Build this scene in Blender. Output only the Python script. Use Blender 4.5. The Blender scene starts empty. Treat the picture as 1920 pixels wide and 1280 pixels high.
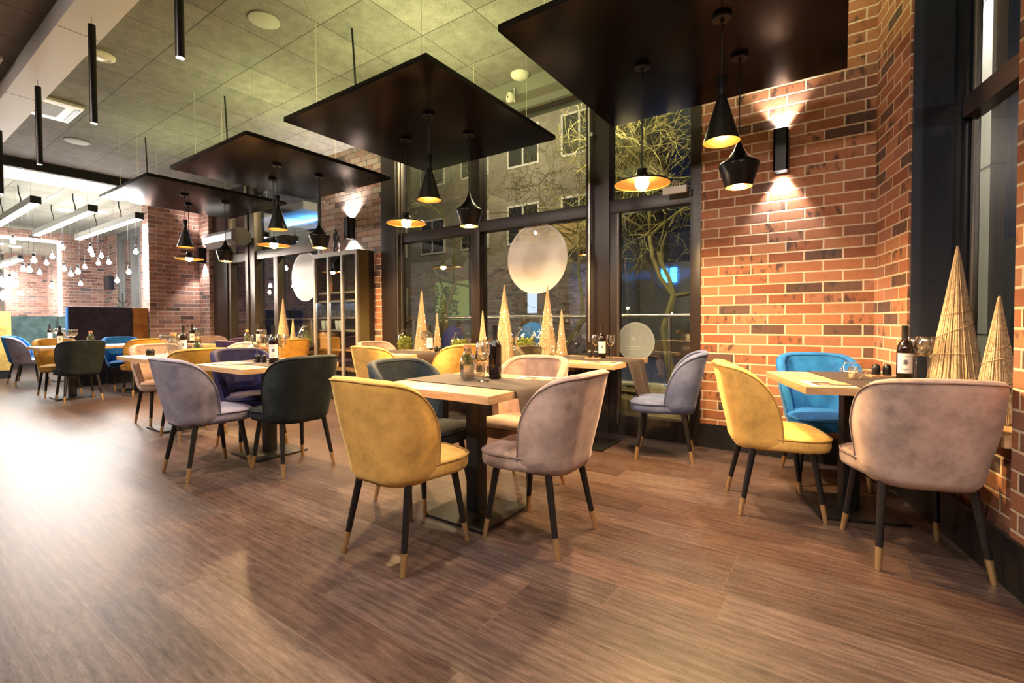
import bpy, bmesh, math, random
from mathutils import Vector, Matrix
random.seed(7)
S = bpy.context.scene
COL = S.collection
R = math.radians

# ------------------------------------------------------------------ camera, world, exposure
cam_d = bpy.data.cameras.new('camera')
cam = bpy.data.objects.new('camera', cam_d)
COL.objects.link(cam)
cam_d.sensor_width = 36.0
cam_d.lens = 889.0 / 1920.0 * 36.0
cam_d.shift_y = -18.6 / 1920.0
cam_d.clip_start = 0.05
cam_d.clip_end = 200
cam.matrix_world = (Matrix.Translation((0, 0, 1.11)) @ Matrix.Rotation(R(34.86), 4, 'Z')
                    @ Matrix.Rotation(R(90 - 1.302), 4, 'X') @ Matrix.Rotation(R(-0.205), 4, 'Z'))
S.camera = cam
S.view_settings.view_transform = 'Standard'
S.view_settings.look = 'None'
S.view_settings.gamma = 1.0
S.view_settings.use_curve_mapping = False
S.view_settings.exposure = 1.0
W = bpy.data.worlds.new('night')
S.world = W
W.use_nodes = True
W.node_tree.nodes['Background'].inputs[0].default_value = (0.010, 0.013, 0.024, 1)
W.node_tree.nodes['Background'].inputs[1].default_value = 0.5
S.cycles.max_bounces = 7
S.cycles.diffuse_bounces = 3
S.cycles.glossy_bounces = 4
S.cycles.transparent_max_bounces = 16
S.cycles.sample_clamp_indirect = 4.0
S.cycles.caustics_reflective = False
S.cycles.caustics_refractive = False

# light levels (lamps below use these)
P_TUBE, P_PEND, P_SCONCE, P_LED, P_BAR = 90.0, 46.0, 46.0, 14.0, 36.0
P_BACK = 142.0
WARM = (1.0, 0.62, 0.27)
SPOTC = (1.0, 0.83, 0.70)
LEDC = (1.0, 0.98, 0.40)

# ------------------------------------------------------------------ node helpers
class NT:
    def __init__(s, name):
        s.m = bpy.data.materials.new(name)
        s.m.use_nodes = True
        s.t = s.m.node_tree
        s.b = s.t.nodes['Principled BSDF']
        s.out = s.t.nodes['Material Output']
    def n(s, typ, **kw):
        nd = s.t.nodes.new(typ)
        for k, v in kw.items():
            setattr(nd, k, v)
        return nd
    def l(s, a, b):
        s.t.links.new(a, b)
    def val(s, inp, x):
        if hasattr(x, 'links'):
            s.l(x, inp)
        elif isinstance(x, (tuple, list)) and len(x) == 3 and inp.type == 'RGBA':
            inp.default_value = (*x, 1)
        else:
            inp.default_value = x
    def math(s, op, a, b=None, c=None):
        nd = s.n('ShaderNodeMath', operation=op)
        s.val(nd.inputs[0], a)
        if b is not None: s.val(nd.inputs[1], b)
        if c is not None: s.val(nd.inputs[2], c)
        return nd.outputs[0]
    def mix(s, f, a, b, blend='MIX'):
        nd = s.n('ShaderNodeMix', data_type='RGBA', blend_type=blend)
        s.val(nd.inputs[0], f); s.val(nd.inputs[6], a); s.val(nd.inputs[7], b)
        return nd.outputs[2]
    def ramp(s, f, stops, interp='LINEAR'):
        nd = s.n('ShaderNodeValToRGB')
        cr = nd.color_ramp
        cr.interpolation = interp
        while len(cr.elements) > 1: cr.elements.remove(cr.elements[-1])
        for i, (p, c) in enumerate(stops):
            e = cr.elements[0] if i == 0 else cr.elements.new(p)
            e.position = p
            e.color = (*c, 1) if isinstance(c, (tuple, list)) else (c, c, c, 1)
        s.l(f, nd.inputs[0])
        return nd.outputs[0]
    def uv(s):
        nd = s.n('ShaderNodeUVMap')
        sp = s.n('ShaderNodeSeparateXYZ')
        s.l(nd.outputs[0], sp.inputs[0])
        return nd.outputs[0], sp.outputs[0], sp.outputs[1]
    def obj(s):
        return s.n('ShaderNodeTexCoord').outputs['Object']
    def comb(s, x, y, z=0.0):
        nd = s.n('ShaderNodeCombineXYZ')
        s.val(nd.inputs[0], x); s.val(nd.inputs[1], y); s.val(nd.inputs[2], z)
        return nd.outputs[0]
    def noise(s, vec, scale, detail=3.0, rough=0.55, col=False):
        nd = s.n('ShaderNodeTexNoise')
        if vec is not None: s.l(vec, nd.inputs['Vector'])
        nd.inputs['Scale'].default_value = scale
        nd.inputs['Detail'].default_value = detail
        nd.inputs['Roughness'].default_value = rough
        return nd.outputs[1 if col else 0]
    def white(s, vec):
        nd = s.n('ShaderNodeTexWhiteNoise', noise_dimensions='3D')
        s.l(vec, nd.inputs['Vector'])
        return nd.outputs[0]
    def bump(s, h, strength=0.3, dist=0.01):
        nd = s.n('ShaderNodeBump')
        s.l(h, nd.inputs['Height'])
        nd.inputs['Strength'].default_value = strength
        nd.inputs['Distance'].default_value = dist
        s.l(nd.outputs[0], s.b.inputs['Normal'])
    def set(s, **kw):
        for k, v in kw.items():
            s.val(s.b.inputs[k.replace('_', ' ')], v)

MATS = {}
def plain(name, col, rough=0.5, metal=0.0, **kw):
    if name in MATS: return MATS[name]
    t = NT(name)
    t.set(Base_Color=col, Roughness=rough, Metallic=metal)
    for k, v in kw.items(): t.val(t.b.inputs[k.replace('_', ' ')], v)
    nz = t.noise(t.obj(), 9.0, 3)
    t.l(t.math('MULTIPLY_ADD', nz, 0.04, rough - 0.02), t.b.inputs['Roughness'])
    MATS[name] = t.m
    return t.m
def emit(name, col, strength):
    if name in MATS: return MATS[name]
    t = NT(name)
    t.set(Base_Color=(0.02, 0.02, 0.02))
    t.b.inputs['Emission Color'].default_value = (*col, 1)
    t.b.inputs['Emission Strength'].default_value = strength
    MATS[name] = t.m
    return t.m

def brick_mat(name, pal, mortar, off=(0.0, 0.0), dark=0.22):
    t = NT(name)
    uvv, u, v = t.uv()
    u = t.math('DIVIDE', t.math('ADD', u, off[0]), 0.25)
    v = t.math('DIVIDE', t.math('ADD', v, off[1]), 0.0825)
    row = t.math('FLOOR', v)
    par = t.math('MULTIPLY', t.math('FRACT', t.math('MULTIPLY', row, 0.5)), 1.0)
    u2 = t.math('ADD', u, par)
    colm = t.math('FLOOR', u2)
    fu, fv = t.math('FRACT', u2), t.math('FRACT', v)
    du = t.math('MULTIPLY', t.math('MINIMUM', fu, t.math('SUBTRACT', 1.0, fu)), 0.25)
    dv = t.math('MULTIPLY', t.math('MINIMUM', fv, t.math('SUBTRACT', 1.0, fv)), 0.0825)
    wob = t.math('MULTIPLY_ADD', t.noise(uvv, 60.0, 2), 0.004, -0.002)
    d = t.math('ADD', t.math('MINIMUM', du, dv), wob)
    mr = t.n('ShaderNodeMapRange')
    mr.inputs[1].default_value = 0.0040
    mr.inputs[2].default_value = 0.0075
    t.l(d, mr.inputs[0])
    mask = mr.outputs[0]
    rnd = t.white(t.comb(colm, row, 1.3))
    rnd2 = t.white(t.comb(colm, row, 7.7))
    base = t.ramp(rnd, pal)
    nz = t.noise(uvv, 26.0, 4, 0.65)
    base = t.mix(t.math('MULTIPLY_ADD', nz, 0.9, -0.2), base, t.mix(1.0, base, (0.55, 0.5, 0.48), 'MULTIPLY'))
    spot = t.ramp(t.noise(t.comb(t.math('MULTIPLY', u2, 3.2), t.math('MULTIPLY', v, 0.55), rnd2), 1.6, 3), [(0.52, 0.0), (0.66, 1.0)])
    isd = t.math('GREATER_THAN', rnd2, 1.0 - dark)
    base = t.mix(t.math('MULTIPLY', t.math('MULTIPLY', isd, spot), 0.85), base, (0.035, 0.028, 0.027))
    full = t.math('GREATER_THAN', rnd2, 1.0 - dark * 0.3)
    base = t.mix(t.math('MULTIPLY', full, 0.75), base, (0.05, 0.04, 0.04))
    t.set(Base_Color=t.mix(mask, mortar, base), Roughness=0.82)
    h = t.math('ADD', mask, t.math('MULTIPLY', t.noise(uvv, 120.0, 3), 0.18))
    t.bump(h, 0.55, 0.006)
    MATS[name] = t.m
    return t.m

PAL = [(0.0, (0.28, 0.102, 0.05)), (0.3, (0.38, 0.150, 0.068)), (0.6, (0.48, 0.215, 0.105)), (0.85, (0.40, 0.185, 0.105)), (1.0, (0.26, 0.125, 0.085))]
PALG = [(0.0, (0.34, 0.23, 0.19)), (0.3, (0.50, 0.40, 0.34)), (0.55, (0.30, 0.15, 0.11)), (0.8, (0.55, 0.47, 0.41)), (1.0, (0.18, 0.16, 0.15))]
PALP = [(0.0, (0.30, 0.145, 0.115)), (0.35, (0.40, 0.21, 0.165)), (0.6, (0.47, 0.28, 0.22)), (0.85, (0.32, 0.185, 0.165)), (1.0, (0.15, 0.125, 0.135))]
M_BRICK = brick_mat('orange_red_brick', PAL, (0.66, 0.54, 0.38), (0.126, 0.0), 0.40)
M_BRICKG = brick_mat('greyed_brick', PALG, (0.17, 0.14, 0.12), (0.02, 0.0), 0.25)
M_BRICKP = brick_mat('pinkish_brick', PALP, (0.52, 0.45, 0.42), (0.05, 0.0), 0.22)

def floor_mat():
    t = NT('brown_oak_vinyl_plank')
    uvv, u, v = t.uv()
    v1 = t.math('DIVIDE', t.math('ADD', v, 0.012), 0.1875)
    row = t.math('FLOOR', v1)
    fv = t.math('FRACT', v1)
    sh = t.white(t.comb(row, 3.1, 0.0))
    u1 = t.math('ADD', t.math('DIVIDE', u, 1.22), sh)
    colm = t.math('FLOOR', u1)
    fu = t.math('FRACT', u1)
    du = t.math('MULTIPLY', t.math('MINIMUM', fu, t.math('SUBTRACT', 1.0, fu)), 1.22)
    dv = t.math('MULTIPLY', t.math('MINIMUM', fv, t.math('SUBTRACT', 1.0, fv)), 0.1875)
    d = t.math('MINIMUM', du, dv)
    seam = t.math('LESS_THAN', d, 0.0016)
    rnd = t.white(t.comb(colm, row, 5.0))
    gv = t.comb(t.math('MULTIPLY', u, 5.0), t.math('MULTIPLY', v, 46.0), t.math('MULTIPLY', rnd, 37.0))
    gr = t.noise(gv, 1.7, 6, 0.68)
    gv2 = t.comb(t.math('MULTIPLY', u, 14.0), t.math('MULTIPLY', v, 190.0), t.math('MULTIPLY', rnd, 11.0))
    fine = t.noise(gv2, 1.3, 3, 0.6)
    wv = t.n('ShaderNodeTexWave', wave_type='BANDS', bands_direction='Y')
    t.l(t.comb(t.math('MULTIPLY', u, 0.35), t.math('MULTIPLY', v, 2.4), t.math('MULTIPLY', rnd, 9.0)), wv.inputs['Vector'])
    wv.inputs['Scale'].default_value = 3.2
    wv.inputs['Distortion'].default_value = 9.0
    wv.inputs['Detail'].default_value = 3.0
    wv.inputs['Detail Scale'].default_value = 1.4
    cloudy = t.noise(t.comb(t.math('MULTIPLY', u, 2.6), t.math('MULTIPLY', v, 6.5), t.math('MULTIPLY', rnd, 5.0)), 1.6, 5, 0.68)
    mixg = t.math('ADD', t.math('MULTIPLY', gr, 0.26), t.math('ADD', t.math('MULTIPLY', wv.outputs[1], 0.09), t.math('ADD', t.math('MULTIPLY', fine, 0.20), t.math('ADD', t.math('MULTIPLY', cloudy, 0.34), t.math('MULTIPLY', t.noise(uvv, 90.0, 3, 0.7), 0.15)))))
    c = t.ramp(mixg, [(0.32, (0.018, 0.0112, 0.0095)), (0.44, (0.046, 0.0292, 0.0245)), (0.56, (0.073, 0.0475, 0.040)), (0.70, (0.118, 0.083, 0.071))])
    hs = t.n('ShaderNodeHueSaturation')
    t.l(c, hs.inputs['Color'])
    t.l(t.math('MULTIPLY_ADD', rnd, 0.58, 0.78), hs.inputs['Value'])
    t.l(t.math('MULTIPLY_ADD', t.white(t.comb(colm, row, 9.0)), 0.3, 0.85), hs.inputs['Saturation'])
    c = t.mix(t.math('MULTIPLY', seam, 0.22), hs.outputs[0], (0.20, 0.145, 0.115))
    t.set(Base_Color=c)
    t.l(t.ramp(t.math('ADD', t.math('MULTIPLY', fine, 0.6), t.math('MULTIPLY', gr, 0.4)), [(0.34, 0.14), (0.66, 0.40)]), t.b.inputs['Specular IOR Level'])
    rg = t.math('MULTIPLY_ADD', gr, 0.18, 0.27)
    t.l(t.math('ADD', rg, t.math('MULTIPLY', fine, 0.10)), t.b.inputs['Roughness'])
    h = t.math('SUBTRACT', t.math('MULTIPLY', fine, 0.5), t.math('MULTIPLY', seam, 0.6))
    t.bump(h, 0.10, 0.003)
    return t.m
M_FLOOR = floor_mat()

def ceil_mat(name, c0, c1):
    t = NT(name)
    uvv, u, v = t.uv()
    u1 = t.math('DIVIDE', t.math('ADD', u, 0.08), 0.595)
    v1 = t.math('DIVIDE', t.math('ADD', v, 0.0), 0.605)
    fu, fv = t.math('FRACT', u1), t.math('FRACT', v1)
    d = t.math('MINIMUM', t.math('MINIMUM', fu, t.math('SUBTRACT', 1.0, fu)), t.math('MINIMUM', fv, t.math('SUBTRACT', 1.0, fv)))
    seam = t.math('LESS_THAN', d, 0.006)
    rnd = t.white(t.comb(t.math('FLOOR', u1), t.math('FLOOR', v1), 2.0))
    nz = t.math('ADD', t.math('MULTIPLY', t.noise(uvv, 7.0, 5, 0.7), 0.5), t.math('MULTIPLY', t.noise(uvv, 75.0, 3, 0.7), 0.5))
    c = t.ramp(nz, [(0.3, c0), (0.7, c1)])
    hs = t.n('ShaderNodeHueSaturation')
    t.l(c, hs.inputs['Color'])
    t.l(t.math('MULTIPLY_ADD', rnd, 0.30, 0.85), hs.inputs['Value'])
    t.set(Base_Color=t.mix(seam, hs.outputs[0], (0.025, 0.024, 0.022)), Roughness=0.85)
    t.bump(t.math('SUBTRACT', t.math('MULTIPLY', nz, 0.5), seam), 0.3, 0.006)
    return t.m
M_CEIL = ceil_mat('grey_mineral_ceiling_tile', (0.085, 0.080, 0.072), (0.265, 0.252, 0.228))
M_CEIL2 = ceil_mat('pale_ceiling_tile', (0.25, 0.25, 0.215), (0.40, 0.40, 0.35))

def wood_top():
    t = NT('butcher_block_wood')
    uvv, u, v = t.uv()
    v1 = t.math('DIVIDE', v, 0.043)
    row = t.math('FLOOR', v1)
    u1 = t.math('ADD', t.math('DIVIDE', u, 0.34), t.white(t.comb(row, 1.0, 0.0)))
    rnd = t.white(t.comb(t.math('FLOOR', u1), row, 2.0))
    gr = t.noise(t.comb(t.math('MULTIPLY', u, 5.0), t.math('MULTIPLY', v, 60.0), t.math('MULTIPLY', rnd, 21.0)), 1.4, 4, 0.6)
    c = t.ramp(gr, [(0.3, (0.40, 0.235, 0.115)), (0.7, (0.60, 0.40, 0.225))])
    hs = t.n('ShaderNodeHueSaturation')
    t.l(c, hs.inputs['Color'])
    t.l(t.math('MULTIPLY_ADD', rnd, 0.34, 0.80), hs.inputs['Value'])
    t.set(Base_Color=hs.outputs[0], Roughness=0.42)
    return t.m
M_TOP = wood_top()

def board_mat(name, c0, c1, rough=0.6, sx=2.0, sy=35.0):
    t = NT(name)
    uvv, u, v = t.uv()
    gr = t.noise(t.comb(t.math('MULTIPLY', u, sx), t.math('MULTIPLY', v, sy), 0.0), 1.5, 5, 0.65)
    t.set(Base_Color=t.ramp(gr, [(0.3, c0), (0.7, c1)]), Roughness=rough)
    t.bump(gr, 0.2, 0.004)
    return t.m
M_SILL = board_mat('oak_sill_board', (0.34, 0.19, 0.09), (0.56, 0.36, 0.19), 0.5)
M_DECK = board_mat('weathered_grey_planks', (0.20, 0.20, 0.15), (0.46, 0.45, 0.34), 0.85)
M_SHELFWOOD = board_mat('warm_shelf_board', (0.38, 0.20, 0.08), (0.55, 0.32, 0.14), 0.55)

def velvet(name, col, var=0.35):
    t = NT(name)
    o = t.obj()
    nz = t.noise(o, 5.5, 4, 0.62)
    nz2 = t.noise(o, 17.0, 4, 0.7)
    f = t.math('ADD', t.math('MULTIPLY', nz, 0.65), t.math('MULTIPLY', nz2, 0.35))
    dk = tuple(c * (1 - var) for c in col)
    lt = tuple(min(1, c * (1 + var * 0.8) + 0.01) for c in col)
    t.set(Base_Color=t.ramp(f, [(0.36, dk), (0.5, col), (0.66, lt)]), Roughness=0.72)
    lum = sum(col) / 3
    t.b.inputs['Sheen Weight'].default_value = 0.25 if lum < 0.07 else 0.5
    t.b.inputs['Sheen Roughness'].default_value = 0.38
    t.b.inputs['Sheen Tint'].default_value = (*[min(1, c * 1.6 + (0.06 if lum < 0.07 else 0.22)) for c in col], 1)
    t.b.inputs['Specular IOR Level'].default_value = 0.25
    t.bump(t.noise(o, 190.0, 2), 0.10, 0.002)
    return t.m
VC = {
    'yellow': (0.70, 0.415, 0.11), 'mustard': (0.46, 0.26, 0.05), 'taupe': (0.36, 0.27, 0.24), 'rose': (0.36, 0.245, 0.20),
    'lilac': (0.235, 0.225, 0.30), 'green': (0.010, 0.015, 0.017), 'teal': (0.024, 0.034, 0.042), 'blue': (0.014, 0.16, 0.48),
    'navy': (0.015, 0.013, 0.066), 'slate': (0.10, 0.125, 0.235), 'olive': (0.085, 0.07, 0.04), 'purple': (0.05, 0.025, 0.075), 'pale': (0.36, 0.36, 0.31), 'amber': (0.50, 0.25, 0.04),
    'bteal': (0.10, 0.17, 0.175), 'byellow': (0.55, 0.37, 0.10), 'bnavy': (0.025, 0.018, 0.034), 'borange': (0.30, 0.12, 0.03)}
VELVET = {k: velvet(k + '_velvet', c, 0.30 if k in ('yellow', 'amber') else 0.38) for k, c in VC.items()}
PIPING = {k: velvet(k + '_piping', tuple(x * 0.62 for x in c), 0.2) for k, c in VC.items()}

M_BLACK = plain('black_powdercoat', (0.007, 0.007, 0.0075), 0.42)
M_BLACKM = plain('black_matte', (0.008, 0.008, 0.008), 0.6)
M_LEG = plain('black_lacquer_leg', (0.010, 0.009, 0.009), 0.32)
M_BRASS = plain('brass_tip', (0.62, 0.42, 0.20), 0.34, 0.85)
M_PANEL = plain('dark_satin_panel', (0.005, 0.004, 0.0045), 0.22)
M_PANEL.node_tree.nodes['Principled BSDF'].inputs['Specular IOR Level'].default_value = 0.13
for _l in list(M_PANEL.node_tree.links):
    if _l.to_socket.name == 'Roughness': M_PANEL.node_tree.links.remove(_l)
M_FRAME = plain('dark_bronze_frame', (0.024, 0.015, 0.011), 0.33)
M_FRAMEG = plain('warm_steel_frame', (0.13, 0.105, 0.085), 0.32, 0.6)
M_STEEL = plain('brushed_steel', (0.55, 0.53, 0.50), 0.30, 1.0)
M_WHITE = plain('white_plaster', (0.80, 0.79, 0.77), 0.6)
M_WPLAST = plain('white_plastic', (0.72, 0.70, 0.62), 0.4)
M_BAND = plain('black_skirting', (0.010, 0.010, 0.011), 0.4)
M_BLUEST = plain('blue_black_steel', (0.016, 0.020, 0.030), 0.30)
M_GOLDIN = plain('gold_inside', (0.85, 0.52, 0.16), 0.38, 0.9)
M_LAMPBLK = plain('black_spun_metal', (0.012, 0.011, 0.011), 0.30, 0.3)
M_CORK = plain('cork', (0.50, 0.28, 0.13), 0.8)
M_WINE = plain('dark_wine_glass', (0.012, 0.006, 0.005), 0.08)
M_PAPER = plain('white_label', (0.78, 0.74, 0.70), 0.6)
M_SOIL = plain('dark_soil', (0.045, 0.025, 0.016), 0.9)
M_MOSS = plain('green_moss', (0.27, 0.31, 0.035), 0.85)
M_LEAF = plain('herb_green', (0.14, 0.20, 0.05), 0.7)
M_GREENPANEL = plain('olive_grey_panel', (0.13, 0.105, 0.045), 0.45)
M_CONC = plain('pale_concrete', (0.42, 0.43, 0.42), 0.7)
M_SHAKER = plain('black_glazed_ceramic', (0.012, 0.011, 0.012), 0.22)
M_REDP = plain('red_paint', (0.45, 0.02, 0.015), 0.35)

def cloth(name, col):
    t = NT(name)
    o = t.obj()
    nz = t.noise(o, 40.0, 3)
    t.set(Base_Color=t.ramp(nz, [(0.3, tuple(c * .75 for c in col)), (0.7, col)]), Roughness=0.8)
    t.b.inputs['Sheen Weight'].default_value = 0.05
    t.bump(t.noise(o, 350.0, 2), 0.2, 0.002)
    return t.m
M_RUN = cloth('brown_runner_cloth', (0.036, 0.021, 0.017))

def glass(name, tint=(0.96, 0.97, 0.96), refl=1.0, rough=0.0):
    t = NT(name)
    t.t.nodes.remove(t.b)
    tr = t.n('ShaderNodeBsdfTransparent'); tr.inputs[0].default_value = (*tint, 1)
    gl = t.n('ShaderNodeBsdfGlossy'); gl.inputs[0].default_value = (1, 1, 1, 1); gl.inputs['Roughness'].default_value = rough
    fr = t.n('ShaderNodeFresnel')
    geo = t.n('ShaderNodeNewGeometry')
    t.l(t.math('MULTIPLY_ADD', geo.outputs['Backfacing'], 1 / 1.5 - 1.5, 1.5), fr.inputs[0])
    f = t.math('MULTIPLY', fr.outputs[0], refl)
    mx = t.n('ShaderNodeMixShader')
    t.l(f, mx.inputs[0]); t.l(tr.outputs[0], mx.inputs[1]); t.l(gl.outputs[0], mx.inputs[2])
    t.l(mx.outputs[0], t.out.inputs[0])
    return t.m
M_PANE = glass('window_glass', (0.90, 0.92, 0.90), 2.0)
M_GLASS = glass('clear_glassware', (0.93, 0.94, 0.92), 4.0)
M_JARGL = glass('clear_jar_glass', (0.95, 0.96, 0.95), 1.4)
M_MIRROR = plain('mirror_silver', (0.86, 0.86, 0.84), 0.03, 1.0)

def decal(name, col, a0, a1):
    t = NT(name)
    uvv, u, v = t.uv()
    a = t.ramp(v, [(0.0, a1), (0.66, a1), (0.80, a0), (1.0, a0)])
    r = t.n('ShaderNodeVectorMath', operation='DISTANCE')
    t.l(uvv, r.inputs[0]); r.inputs[1].default_value = (0.5, 0.5, 0)
    rim = t.ramp(r.outputs[1], [(0.455, 0.0), (0.48, 0.35)])
    t.set(Base_Color=col, Roughness=0.25)
    t.l(t.math('MINIMUM', t.math('ADD', a, rim), 1.0), t.b.inputs['Alpha'])
    return t.m
M_DECAL = decal('frosted_film', (0.86, 0.82, 0.74), 0.30, 0.93)
M_DECALG = decal('grey_film', (0.22, 0.26, 0.27), 0.8, 0.85)
M_STICK = plain('blue_sticker', (0.01, 0.10, 0.32), 0.4)
M_STICKD = plain('navy_sticker', (0.008, 0.015, 0.10), 0.4)
M_LETTER = plain('white_letter', (0.75, 0.80, 0.85), 0.5)

# ------------------------------------------------------------------ mesh helpers
class MB:
    def __init__(s):
        s.bm = bmesh.new()
    def box(s, c, size, rz=0.0, bevel=0.0, rot=None):
        r = bmesh.ops.create_cube(s.bm, size=1.0)
        vs = r['verts']
        M = Matrix.Translation(c) @ (rot if rot else Matrix.Rotation(rz, 4, 'Z')) @ Matrix.Diagonal((*size, 1))
        bmesh.ops.transform(s.bm, matrix=M, verts=vs)
        if bevel > 0:
            es = list({e for v in vs for e in v.link_edges})
            bmesh.ops.bevel(s.bm, geom=es, offset=bevel, segments=2, affect='EDGES', profile=0.7)
        return s
    def b2(s, x0, x1, y0, y1, z0, z1, bevel=0.0):
        return s.box(((x0 + x1) / 2, (y0 + y1) / 2, (z0 + z1) / 2), (abs(x1 - x0), abs(y1 - y0), abs(z1 - z0)), 0, bevel)
    def tube(s, pts, rad, n=8, closed=False, caps=True):
        pts = [Vector(p) for p in pts]
        m = len(pts)
        rads = rad if isinstance(rad, (list, tuple)) else [rad] * m
        rings = []
        up = None
        for i in range(m):
            if closed:
                d = (pts[(i + 1) % m] - pts[i - 1])
            else:
                d = pts[min(i + 1, m - 1)] - pts[max(i - 1, 0)]
            d = d.normalized() if d.length > 1e-9 else Vector((0, 0, 1))
            if up is None:
                up = Vector((0, 0, 1)) if abs(d.z) < 0.9 else Vector((1, 0, 0))
            a = d.cross(up)
            if a.length < 1e-5: a = d.cross(Vector((0.3, 1, 0.2)))
            a.normalize()
            b = a.cross(d).normalized()
            up = b
            rings.append([s.bm.verts.new(pts[i] + a * math.cos(2 * math.pi * k / n) * rads[i] + b * math.sin(2 * math.pi * k / n) * rads[i]) for k in range(n)])
        for i in range(m if closed else m - 1):
            r0, r1 = rings[i], rings[(i + 1) % m]
            for k in range(n):
                try: s.bm.faces.new((r0[k], r0[(k + 1) % n], r1[(k + 1) % n], r1[k]))
                except ValueError: pass
        if caps and not closed:
            try:
                s.bm.faces.new(rings[0]); s.bm.faces.new(list(reversed(rings[-1])))
            except ValueError: pass
        return s
    def lathe(s, prof, c=(0, 0, 0), n=24, a0=0.0, a1=2 * math.pi):
        full = abs(a1 - a0 - 2 * math.pi) < 1e-6
        cols = []
        steps = n if full else n + 1
        for k in range(steps):
            a = a0 + (a1 - a0) * k / n
            cols.append([(c[0] + r * math.cos(a), c[1] + r * math.sin(a), c[2] + z) for r, z in prof])
        vs = []
        for i, (r, z) in enumerate(prof):
            if r < 1e-6:
                v = s.bm.verts.new((c[0], c[1], c[2] + z)); vs.append([v] * steps)
            else:
                vs.append([s.bm.verts.new(cols[k][i]) for k in range(steps)])
        for i in range(len(prof) - 1):
            for k in range(steps if full else steps - 1):
                k2 = (k + 1) % steps
                f = []
                for v in (vs[i][k], vs[i][k2], vs[i + 1][k2], vs[i + 1][k]):
                    if v not in f: f.append(v)
                if len(f) > 2:
                    try: s.bm.faces.new(f)
                    except ValueError: pass
        return s
    def quad(s, *pts):
        s.bm.faces.new([s.bm.verts.new(p) for p in pts])
        return s
    def prism(s, poly, z0, z1):
        b = [s.bm.verts.new((x, y, z0)) for x, y in poly]
        t = [s.bm.verts.new((x, y, z1)) for x, y in poly]
        n = len(poly)
        s.bm.faces.new(list(reversed(b))); s.bm.faces.new(t)
        for i in range(n):
            s.bm.faces.new((b[i], b[(i + 1) % n], t[(i + 1) % n], t[i]))
        return s
    def data(s, name, mat, smooth=True, normals=True, ang=40):
        bm = s.bm
        if normals: bmesh.ops.recalc_face_normals(bm, faces=bm.faces)
        uvl = bm.loops.layers.uv.new('UVMap')
        for f in bm.faces:
            nn = f.normal
            ax, ay, az = abs(nn.x), abs(nn.y), abs(nn.z)
            if az > 0.75:
                for lp in f.loops: lp[uvl].uv = (lp.vert.co.x, lp.vert.co.y)
            else:
                h = Vector((nn.x, nn.y, 0)).normalized()
                tx = Vector((-h.y, h.x, 0))
                if (ax > ay and tx.y < 0) or (ay >= ax and tx.x < 0): tx = -tx
                for lp in f.loops: lp[uvl].uv = (lp.vert.co.dot(tx), lp.vert.co.z)
        if smooth:
            for f in bm.faces: f.smooth = True
            for e in bm.edges:
                if len(e.link_faces) == 2 and e.calc_face_angle(0) > R(ang): e.smooth = False
        me = bpy.data.meshes.new(name)
        bm.to_mesh(me)
        bm.free()
        me.materials.append(mat)
        return me
    def obj(s, name, mat, parent=None, **kw):
        return mk(name, s.data(name, mat, **kw), parent)

def mk(name, me, parent=None):
    o = bpy.data.objects.new(name, me)
    COL.objects.link(o)
    if parent is not None: o.parent = parent
    return o
def tag(o, label=None, cat=None, group=None, kind=None):
    if label: o['label'] = label
    if cat: o['category'] = cat
    if group: o['group'] = group
    if kind: o['kind'] = kind
    return o
def thing(name, label, cat, loc=(0, 0, 0), rz=0.0, group=None):
    o = bpy.data.objects.new(name, None)
    o.empty_display_size = 0.1
    COL.objects.link(o)
    o.location = loc
    o.rotation_euler = (0, 0, rz)
    return tag(o, label, cat, group)
def struct(name, mb, mat, **kw):
    return tag(mb.obj(name, mat, **kw), kind='structure')
def lamp(name, typ, parent, loc, energy, col, size=0.03, rot=None, spot=None, blend=0.5, shape=None):
    d = bpy.data.lights.new(name, typ)
    d.energy = energy
    d.color = col
    if typ == 'AREA':
        d.size = size
        if shape: d.shape = 'RECTANGLE'; d.size, d.size_y = shape
    else:
        d.shadow_soft_size = size
    if typ == 'SPOT':
        d.spot_size = spot; d.spot_blend = blend
    o = bpy.data.objects.new(name, d)
    COL.objects.link(o)
    if parent is not None: o.parent = parent
    o.location = loc
    if rot: o.rotation_euler = rot
    return o
def copy_tree(o, parent=None):
    c = o.copy()
    COL.objects.link(c)
    if parent is not None:
        c.parent = parent
    for ch in list(o.children):
        copy_tree(ch, c)
    return c

# ------------------------------------------------------------------ room shell
YW = 4.361            # face of the window wall
ZC, ZC2 = 3.62, 3.50  # ceiling heights
D = Vector((0.2346, -0.9721, 0)); O = Vector((0.9721, 0.2346, 0)); C0 = Vector((0.19, YW, 0))
def rw(s, o, z=0.0):
    p = C0 + D * s + O * o
    return (p.x, p.y, z)
struct('floor', MB().b2(-17.5, 3.6, -5.0, 4.75, -0.1, 0.0), M_FLOOR, smooth=False)
struct('ceiling', MB().b2(-10.35, 3.6, -5.0, 4.75, ZC, ZC + 0.1), M_CEIL, smooth=False)
struct('ceiling_left', MB().b2(-17.5, -10.35, -5.0, 4.75, ZC2, ZC2 + 0.1), M_CEIL2, smooth=False)
struct('trim_1', MB().b2(-10.40, -10.34, -5.0, YW, ZC2 - 0.02, ZC - 0.001), M_BLACKM, smooth=False)
struct('trim_2', MB().b2(-11.25, -10.401, -5.0, 3.40, ZC2 - 0.025, ZC2 - 0.001), M_WHITE, smooth=False)
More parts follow.
